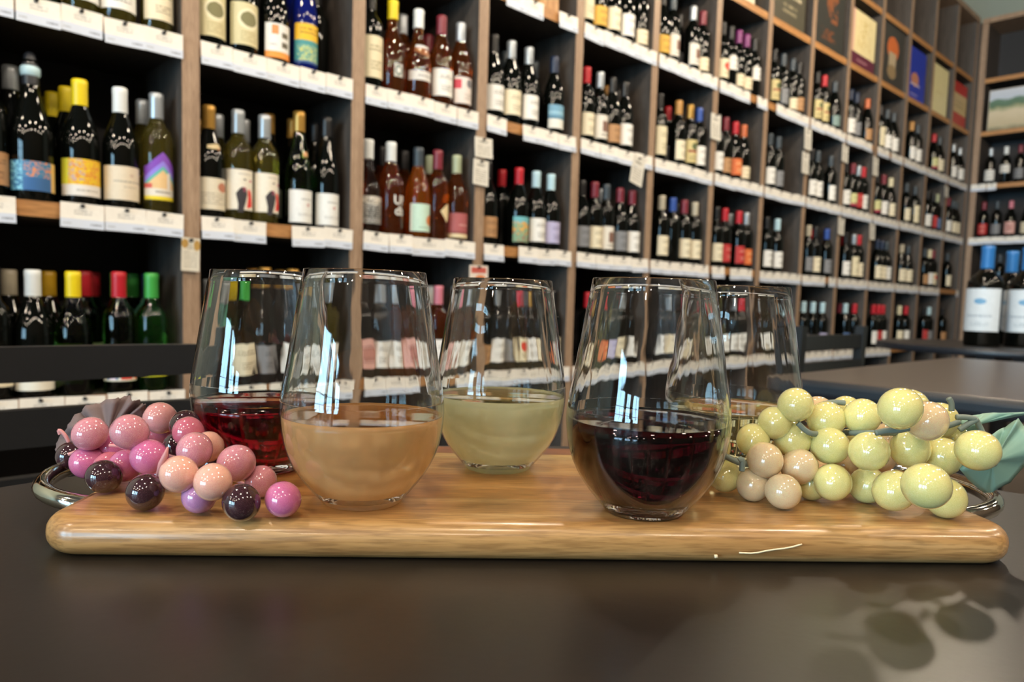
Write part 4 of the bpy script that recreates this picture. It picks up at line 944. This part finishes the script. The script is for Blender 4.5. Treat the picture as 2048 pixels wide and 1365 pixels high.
# ------------------------------------------------------------------ price cards
M_CARD = print_mat('price_card_print', 'EDEAE2', [('rect', 0, 1, 0, .36, 'C9D3E4'), ('text', .30, .72, .52, .74, 2, 'A9A7A4'), ('text', .68, .95, .08, .26, 1, '8890A0'), ('text', .06, .24, .10, .24, 1, 'A4ACB8')], rough=.6)
M_PIN = mat('black_push_pin', '1C1A18', rough=.35)
PIN = lathe('push_pin', [(.0012, -.004), (.0012, 0), (.0045, .0), (.0045, .0015), (.0025, .003), (.0025, .007), (.0040, .0085), (.0040, .010), (0, .010)], 10, M_PIN)
CARDM = {}
def card_me(w, h, m, th=.0012):
    k_ = (round(w, 3), round(h, 3), m.name)
    if k_ in CARDM: return CARDM[k_]
    V, F, UV = [], [], []
    nx = 4
    for i in range(nx + 1):
        for j in range(3):
            x = -w / 2 + w * i / nx; z = -h * (1 - j / 2)
            y = -.0025 * (1 - j / 2) ** 2 - .0012 * abs(2 * i / nx - 1)
            V.append((x, y, z)); UV.append((i / nx, j / 2))
    for i in range(nx):
        for j in range(2):
            a = i * 3 + j
            F.append([a, a + 3, a + 4, a + 1])
    n = len(V)
    V += [(x, y + th, z) for (x, y, z) in V]; UV += UV[:]
    F += [[q + n for q in f[::-1]] for f in F]
    rim = [i * 3 for i in range(nx + 1)] + [nx * 3 + 1] + [i * 3 + 2 for i in range(nx, -1, -1)] + [1]
    for a, b in zip(rim, rim[1:] + rim[:1]): F.append([b, a, a + n, b + n])
    CARDM[k_] = mesh('card', V, F, False, [m], None, UV)
    return CARDM[k_]
def price_card(fr, x0, x1, z, rot, label, group):
    w = round((x1 - x0 - .001) / .002) * .002
    t = thing('price_card', label, 'price card', fr((x0 + x1) / 2, -.0035 - random.random() * .0008, z + .002 + random.uniform(-.002, .002)), rot, group)
    t.rotation_euler = (radians(random.uniform(-2, 3)), radians(random.gauss(0, 1.0)), rot)
    ob('card', card_me(w, .058, M_CARD), t)
    p = ob('push_pin', PIN, t, (random.uniform(-.004, .004), -.0005, -.006)); p.rotation_euler = (radians(90), 0, 0)
    return t
GAPS = {(11, 1): 1, (4, 1): 0}
for row in (0, 1, 2, 3):
    for bay in range(0, 14):
        if row == 0 and bay < 3: continue
        L = TAGS.get((bay, row))
        if L is None:
            a, b = (bay - 1) * W + .001, bay * W - .018
            n = 5 if random.random() < .45 else 4
            L = [(1000 * (a + (b - a) * i / n), 1000 * (a + (b - a) * (i + 1) / n)) for i in range(n)]
        for i, (a, b) in enumerate(L):
            price_card(rf, a / 1000, b / 1000, ROWZ[row], ANG, 'white price card, %s of the cards in the %s bay, %s' % (ORD[i], ORD[bay], RW[row]), 'white price cards along the shelf edges')
for (row, L) in ((0, [(-.04, .07), (.075, .145)]), (1, [(-.03, .075), (.075, .18), (.18, .29), (.29, .40)]), (2, [(.11, .28)])):
    for i, (a, b) in enumerate(L):
        price_card(rrf, a, b, ROWZ[row], ANG2, 'white price card, %s on the corner shelving, %s' % (ORD[i], RW[row]), 'white price cards on the corner shelving')
# hanging review cards on the uprights
M_REV = print_mat('review_card_print', 'D9D6CC', [('text', .12, .88, .10, .62, 6, '9A978E'), ('text', .25, .75, .72, .86, 1, '6C6860')], rough=.6)
M_REVG = print_mat('review_card_gold', 'D2CCBC', [('ell', .18, .82, .20, .14, 'B08A44'), ('ell', .84, .78, .18, .16, 'B08A44'), ('text', .12, .88, .10, .60, 6, 'A8A498'), ('text', .3, .7, .64, .78, 2, '8C887C')], rough=.6)
M_REVR = print_mat('review_card_red', 'DCD2C8', [('rect', .1, .9, .62, .9, 'C0584C'), ('ell', .6, .35, .3, .2, 'D08050'), ('text', .1, .9, .06, .2, 1, '9A8A80')], rough=.6)
for i, (x, z, w, h) in enumerate(CARDS):
    w = min(w, .085); h = min(h, .12)
    m = M_REVG if i == 0 else (M_REVR if i == 4 else M_REV)
    where = ['gold-edged on the first upright above the left chair', 'upper of two on the third upright', 'lower of two on the third upright', 'tilted at the fourth bay right side', 'red-headed just above the middle glass', 'on the sixth upright',
             'upper on the eighth upright', 'lower on the eighth upright', 'on the ninth upright near the top', 'on the tenth upright near the top', 'on the ninth upright lower down', 'on the tenth upright lower down', 'on the last bay']
    t = thing('review_card', 'small paper review card, ' + where[i], 'card', rf(x, -.008, z + h / 2), ANG, 'review cards pinned to the uprights')
    t.rotation_euler = (0, radians(12 if i == 3 else random.uniform(-3, 3)), ANG)
    ob('card', card_me(w, h, m), t)
    p = ob('push_pin', PIN, t, (0, 0, -.006)); p.rotation_euler = (radians(90), 0, 0)

# ------------------------------------------------------------------ gift boxes in the upper row, picture on the corner unit
def face_print(name, w, h, th, m, parent, z0):
    V = [(-w / 2, -th / 2 - .0006, z0), (w / 2, -th / 2 - .0006, z0), (w / 2, -th / 2 - .0006, z0 + h), (-w / 2, -th / 2 - .0006, z0 + h)]
    return ob(name, mesh(name, V, [[0, 1, 2, 3]], False, [m], None, [(0, 0), (1, 0), (1, 1), (0, 1)]), parent)
BOXES = [(6, .30, .34, 'D8CEB4', [('text', .2, .8, .1, .3, 2, '8C8060')], 'cream gift box at the upper frame edge beside the dark lettered box'),
         (7, .36, .40, '4A4638', [('text', .15, .85, .36, .46, 1, 'B8AC90'), ('text', .28, .72, .14, .30, 2, '8C8468')], 'dark olive gift box with pale lettering in the upper row'),
         (8, .38, .40, '33322E', [('swirl', .35, .75, .40, .95, 3, .47, '7C4A2C'), ('swirl', .2, .7, .12, .28, 4, .5, '6A4028')], 'charcoal gift box with a rust-brown vine figure'),
         (9, .39, .34, 'E4D6A4', [('rect', 0, 1, 0, .24, '5C2438'), ('text', .3, .7, .08, .16, 1, 'A87880'), ('rect', 0, .16, .24, 1, 'D8B09C'), ('swirl', .3, .8, .35, .9, 6, .56, 'CDB878')], 'cream gift box with a plum purple base band'),
         (10, .40, .40, '3A3834', [('ell', .5, .62, .26, .20, 'C86A34'), ('rect', .34, .66, .16, .56, 'B0A084'), ('ell', .5, .24, .2, .12, '8C7858')], 'dark gift box printed with an orange-topped bottle'),
         (11, .36, .36, '2338A8', [('ell', .42, .40, .22, .14, 'B87C64'), ('text', .2, .7, .26, .34, 1, 'C8C4D8'), ('text', .2, .6, .06, .14, 1, '8C88C0')], 'royal blue gift box with a rose-gold emblem'),
         (12, .38, .36, 'E6DDA8', [('text', .3, .7, .4, .5, 1, 'D8CC94')], 'plain pale yellow gift box'),
         (13, .37, .34, 'B41C18', [('rect', 0, 1, .28, .74, 'C4AC78'), ('text', .2, .8, .4, .6, 2, '9C8858')], 'red gift box with a tan middle band')]
for (bay, w, h, base, feats, label) in BOXES:
    t = thing('gift_box', label, 'box', rf((bay - 1) * W + .012 + w / 2 + (.02 if bay < 9 else 0), .075, ROWZ[-1]), ANG, 'gift boxes in the upper row')
    ob('carton', box_me('carton', (-w / 2, w / 2, -.055, .055, 0, h), mat('carton_' + base, base, var=.05, rough=.5), .002, 1), t)
    face_print('printed_front', w - .006, h - .006, .11, print_mat('box_print_%d' % bay, base, feats, .45), t, .003)
    if bay == 7:
        bm = text_bm('MD', .13, -.01, .22, 1.0)
        for v in bm.verts: v.co = Vector((v.co.x, -.0562, v.co.y))
        ob('lettering', frombm('lettering', bm, mat('box_letter_ink', 'C8BEA0', rough=.5)), t)
# pale wooden crate on the top tagged shelf of bay 4
t = thing('wooden_bottle_crate', 'small upright pine bottle crate on the top tagged shelf of the fourth bay', 'crate', rf(2 * W + .315, .07, ROWZ[0]), ANG)
PINE = wood('pine_crate_wood', '9C6A38', 'B98850', 'C89C66', along=(18, 18, 1.5))
for (a, b_, c, d_, e, f_) in ((-.05, .05, -.05, -.042, 0, .33), (-.05, .05, .042, .05, 0, .33), (-.05, -.042, -.041, .041, 0, .33), (.042, .05, -.041, .041, 0, .33), (-.041, .041, -.041, .041, 0, .008)):
    ob('crate_panel', box_me('crate_panel', (a, b_, c, d_, e, f_), PINE), t)
t = thing('landscape_picture', 'vineyard landscape picture standing on the corner shelving', 'picture', rrf(.235, .06, ROWZ[-1]), ANG2)
m, N, Lk, b = newmat('landscape_print')
tc = N.new('ShaderNodeTexCoord'); sp = N.new('ShaderNodeSeparateXYZ'); nz = N.new('ShaderNodeTexNoise'); nz.inputs['Scale'].default_value = 5; nz.inputs['Detail'].default_value = 6
Lk.new(tc.outputs['UV'], sp.inputs[0]); Lk.new(tc.outputs['UV'], nz.inputs['Vector'])
hgt = math_(N, Lk, 'ADD', sp.outputs[1], math_(N, Lk, 'MULTIPLY', math_(N, Lk, 'SUBTRACT', nz.outputs['Fac'], .5), .22))
r = ramp(N, [(.0, hexc('6C7058')), (.12, hexc('B8AC8C')), (.45, hexc('CCC0A4')), (.56, hexc('8C9470')), (.62, hexc('4C6C54')), (.74, hexc('5C7C68')), (.78, hexc('B8C4D4')), (1.0, hexc('C4CCD8'))])
Lk.new(hgt, r.inputs[0]); Lk.new(r.outputs[0], b.inputs['Base Color']); setp(b, rough=.5)
ob('canvas', box_me('canvas', (-.205, .205, -.01, .01, 0, .34), mat('canvas_edge', 'B8B0A0', rough=.7)), t)
face_print('printed_scene', .40, .33, .02, m, t, .005)
